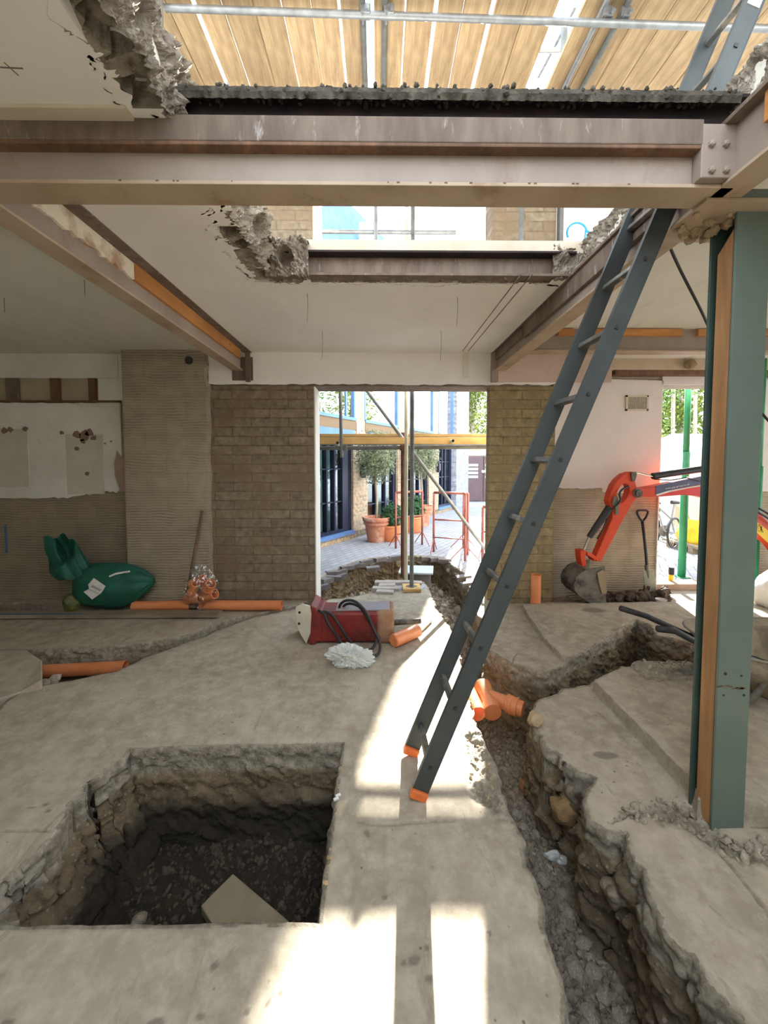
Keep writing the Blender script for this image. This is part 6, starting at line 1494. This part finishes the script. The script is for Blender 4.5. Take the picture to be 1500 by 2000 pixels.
# red trestles
def trestle(u0, u1, vt, vb, Y, dY, lb_):
    a, b = onY(u0, vb, Y), onY(u1, vb, Y); zt_ = onY((u0 + u1) / 2, vt, Y)[2]; a[2] = b[2] = 0; b = b + np.array([0, dY, 0])
    t = thing('barrier_frame', ((a[0] + b[0]) / 2, (a[1] + b[1]) / 2, 0), lb_, 'barrier', 'red tubular barrier frames')
    up = np.array([0, 0, 1.])
    for p in (a, b): MB().tube([p, p + up * zt_], .019, 10).build('upright', M_oran, t, smooth=True)
    for k, h_ in enumerate((1.0, .55, .25)): MB().tube([a + up * zt_ * h_, b + up * zt_ * h_], [.022, .014, .010][k], 8).build('rail', M_oran, t, smooth=True)
    d = (b - a) / np.linalg.norm(b - a); sd_ = np.array([-d[1], d[0], 0])
    for p in (a, b):
        for s_ in (-1, 1): MB().tube([p + up * .25, p + sd_ * s_ * .22 + up * .01], .008, 6).build('foot_strut', M_oran, t)
trestle(773, 828, 962, 1070, 6.9, .3, 'red barrier frame behind the scaffold poles, leftmost of four')
trestle(847, 908, 962, 1075, 6.6, -.2, 'red barrier frame partly in shade at the left rim of the sunny ground')
trestle(908, 929, 967, 1100, 6.0, .9, 'red barrier frame seen edge-on in the sunny part of the lane')
trestle(942, 990, 990, 1095, 5.9, .0, 'red barrier frame at the far right, half hidden by the brick wall')
# manhole riser
c = onZ(812, 1150, -.2); cx_, cy_ = onY(815, 1130, 5.7)[0], 5.62
mh = thing('inspection_chamber', (cx_, cy_, -.5), 'grey round chamber riser in the outdoor trench under a pale blue lid board', 'inspection chamber')
o = MB().lathe((cx_, cy_, -.55), [(.19, 0), (.19, .26), (.2, .27), (.2, .29), (.19, .30), (.19, .50), (.175, .50), (.175, 0)], 32).build('riser', M_mhole, mh); smooth_by_angle(o)
L4 = [onZ(790, 1097, -.02), onZ(840, 1090 + 0, -.02), onZ(827, 1104, -.02), onZ(788, 1102, -.02)]
MB().obox((cx_ - .02, cy_, -.035), (.24, -.02, 0), (.03, .20, 0), (0, 0, .012)).build('lid_board', M_lid, mh, bevel=.003)
# loose pavers
pv0 = MB().obox((0, 0, 0), (.10, 0, 0), (0, .05, 0), (0, 0, .03)).build('block_paver', M_paveb, bevel=.004, origin=(0, 0, 0))
tag(pv0, 'loose grey block paver along the broken edge of the outdoor trench', 'paver', 'loose pavers at the trench edge')
locs = [(627, 1144, .4), (637, 1133, .9), (652, 1127, .2), (664, 1122, .5), (650, 1116, .6), (664, 1112, .6), (678, 1107, .6), (690, 1101, .6), (702, 1098, .5), (716, 1096, .4), (728, 1106, .2), (742, 1092, .6), (757, 1089, .4), (772, 1088, .2), (835, 1088, .1), (852, 1090, 0), (869, 1094, -.2), (905, 1126, .1), (915, 1140, .2)]
for i, (u, v, a) in enumerate(locs):
    q = onZ(u, v, -.0); o = pv0 if i == 0 else pv0.copy()
    if i: COL.objects.link(o)
    o.location = (q[0], q[1], -.015 + U(-.03, .01)); o.rotation_euler = (U(-.15, .15), U(-.15, .15), a + U(-.15, .15))
pvi = MB().obox((0, 0, 0), (.10, 0, 0), (0, .05, 0), (0, 0, .03)).build('block_paver', mat('dusty_paver', (.46, .42, .38), (.36, .32, .29), 8, .9, bmp=.3), bevel=.004, origin=(0, 0, 0))
tag(pvi, 'dusty block paver still bedded beside the timber pad in the opening', 'paver', 'bedded pavers around the timber pad')
k = 0
for i in range(5):
    for j in range(4):
        q = onZ(748 + j * 20 + (i % 2) * 10 - i * 2, 1140 + i * 6, 0)
        if abs(q[0] - xg) < .2 and abs(q[1] - 4.62) < .16: continue
        if q[1] < 4.5: continue
        o = pvi if k == 0 else pvi.copy()
        if k: COL.objects.link(o)
        o.location = (q[0], q[1], .0 + U(-.004, .004)); o.rotation_euler = (U(-.03, .03), U(-.03, .03), -.1 + U(-.04, .04)); k += 1

# ------------------------------------------------------------------ wires, cable, hangers
wl = ['hanging wire on the centre ceiling, upper left of four', 'hanging wire on the centre ceiling, lower left of four', 'hanging wire on the centre ceiling, upper right of four', 'hanging wire on the centre ceiling, lower right of four']
for k, (u, v, L) in enumerate(((600, 573, .20), (629, 645, .25), (893, 580, .20), (861, 646, .26))):
    p = onZ(u, v, ZC); o = MB().tube(spline([(p[0], p[1], ZC), (p[0] + .004, p[1], ZC - L * .4), (p[0] - .002, p[1], ZC - L)], 4), .0016, 5).build('hanging_wire', M_digd); tag(o, wl[k], 'wire', 'wires hanging from the centre ceiling')
for u, v, lb_ in ((8, 582, 'short wire hanging from the left ceiling, nearest the left edge'), (165, 546, 'short wire hanging from the left ceiling near the beam')):
    p = onZ(u, v, ZC); tag(MB().tube([(p[0], p[1], ZC), (p[0], p[1], ZC - .1)], .0018, 5).build('hanging_wire', M_digd), lb_, 'wire')
pts_ = [onY(1299, 462, 1.98), onY(1330, 530, 2.1), onY(1370, 608, 2.2), onY(1410, 690, 2.4), onY(1485, 803, 2.5), onY(1540, 860, 2.5)]
tag(MB().tube(spline(pts_, 6), .0075, 8).build('cable', M_blk, smooth=True), 'thin black cable sagging from the right beam behind the green column', 'cable')
# penciled cross on the left ceiling
pc = MB(); a = onZ(0, 131, ZC); b = onZ(45, 133, ZC); pc.bar((a[0], a[1], ZC - .001), (b[0], b[1], ZC - .001), .004, .001); a = onZ(8, 121, ZC); b = onZ(36, 147, ZC); pc.bar((a[0], a[1], ZC - .001), (b[0], b[1], ZC - .001), .003, .001)
struct('trim_pencil_cross', pc, mat('pencil_grey', (.22, .21, .18), None, 5, .9, bmp=0))

# ------------------------------------------------------------------ light
w = bpy.data.worlds.new('world'); SC.world = w; w.use_nodes = True; nt = w.node_tree
bgn = nt.nodes['Background']; tc = nd(nt, 'ShaderNodeTexCoord'); sx = nd(nt, 'ShaderNodeSeparateXYZ'); nt.links.new(tc.outputs['Generated'], sx.inputs[0])
gr = mixc(nt, ramp(nt, sx.outputs[2], 0.0, .9), (.93, .96, 1.0), (.74, .86, 1.0)); nt.links.new(gr, bgn.inputs[0]); bgn.inputs[1].default_value = 3.5
sl = bpy.data.lights.new('sun', 'SUN'); sl.energy = 30; sl.angle = math.radians(.6); sl.color = (1, .95, .86)
so = bpy.data.objects.new('sun', sl); COL.objects.link(so)
sd_ = Vector((-.563, -2.11, -1.0)); so.rotation_euler = sd_.to_track_quat('-Z', 'Y').to_euler()
SC.view_settings.view_transform = 'Standard'; SC.view_settings.look = 'None'; SC.view_settings.exposure = .56; SC.view_settings.gamma = 1; SC.view_settings.use_curve_mapping = False
SC.cycles.max_bounces = 8; SC.cycles.diffuse_bounces = 6; SC.cycles.glossy_bounces = 4; SC.cycles.transparent_max_bounces = 16; SC.cycles.caustics_reflective = False; SC.cycles.caustics_refractive = False
SC.cycles.use_denoising = True; SC.cycles.sample_clamp_indirect = 6
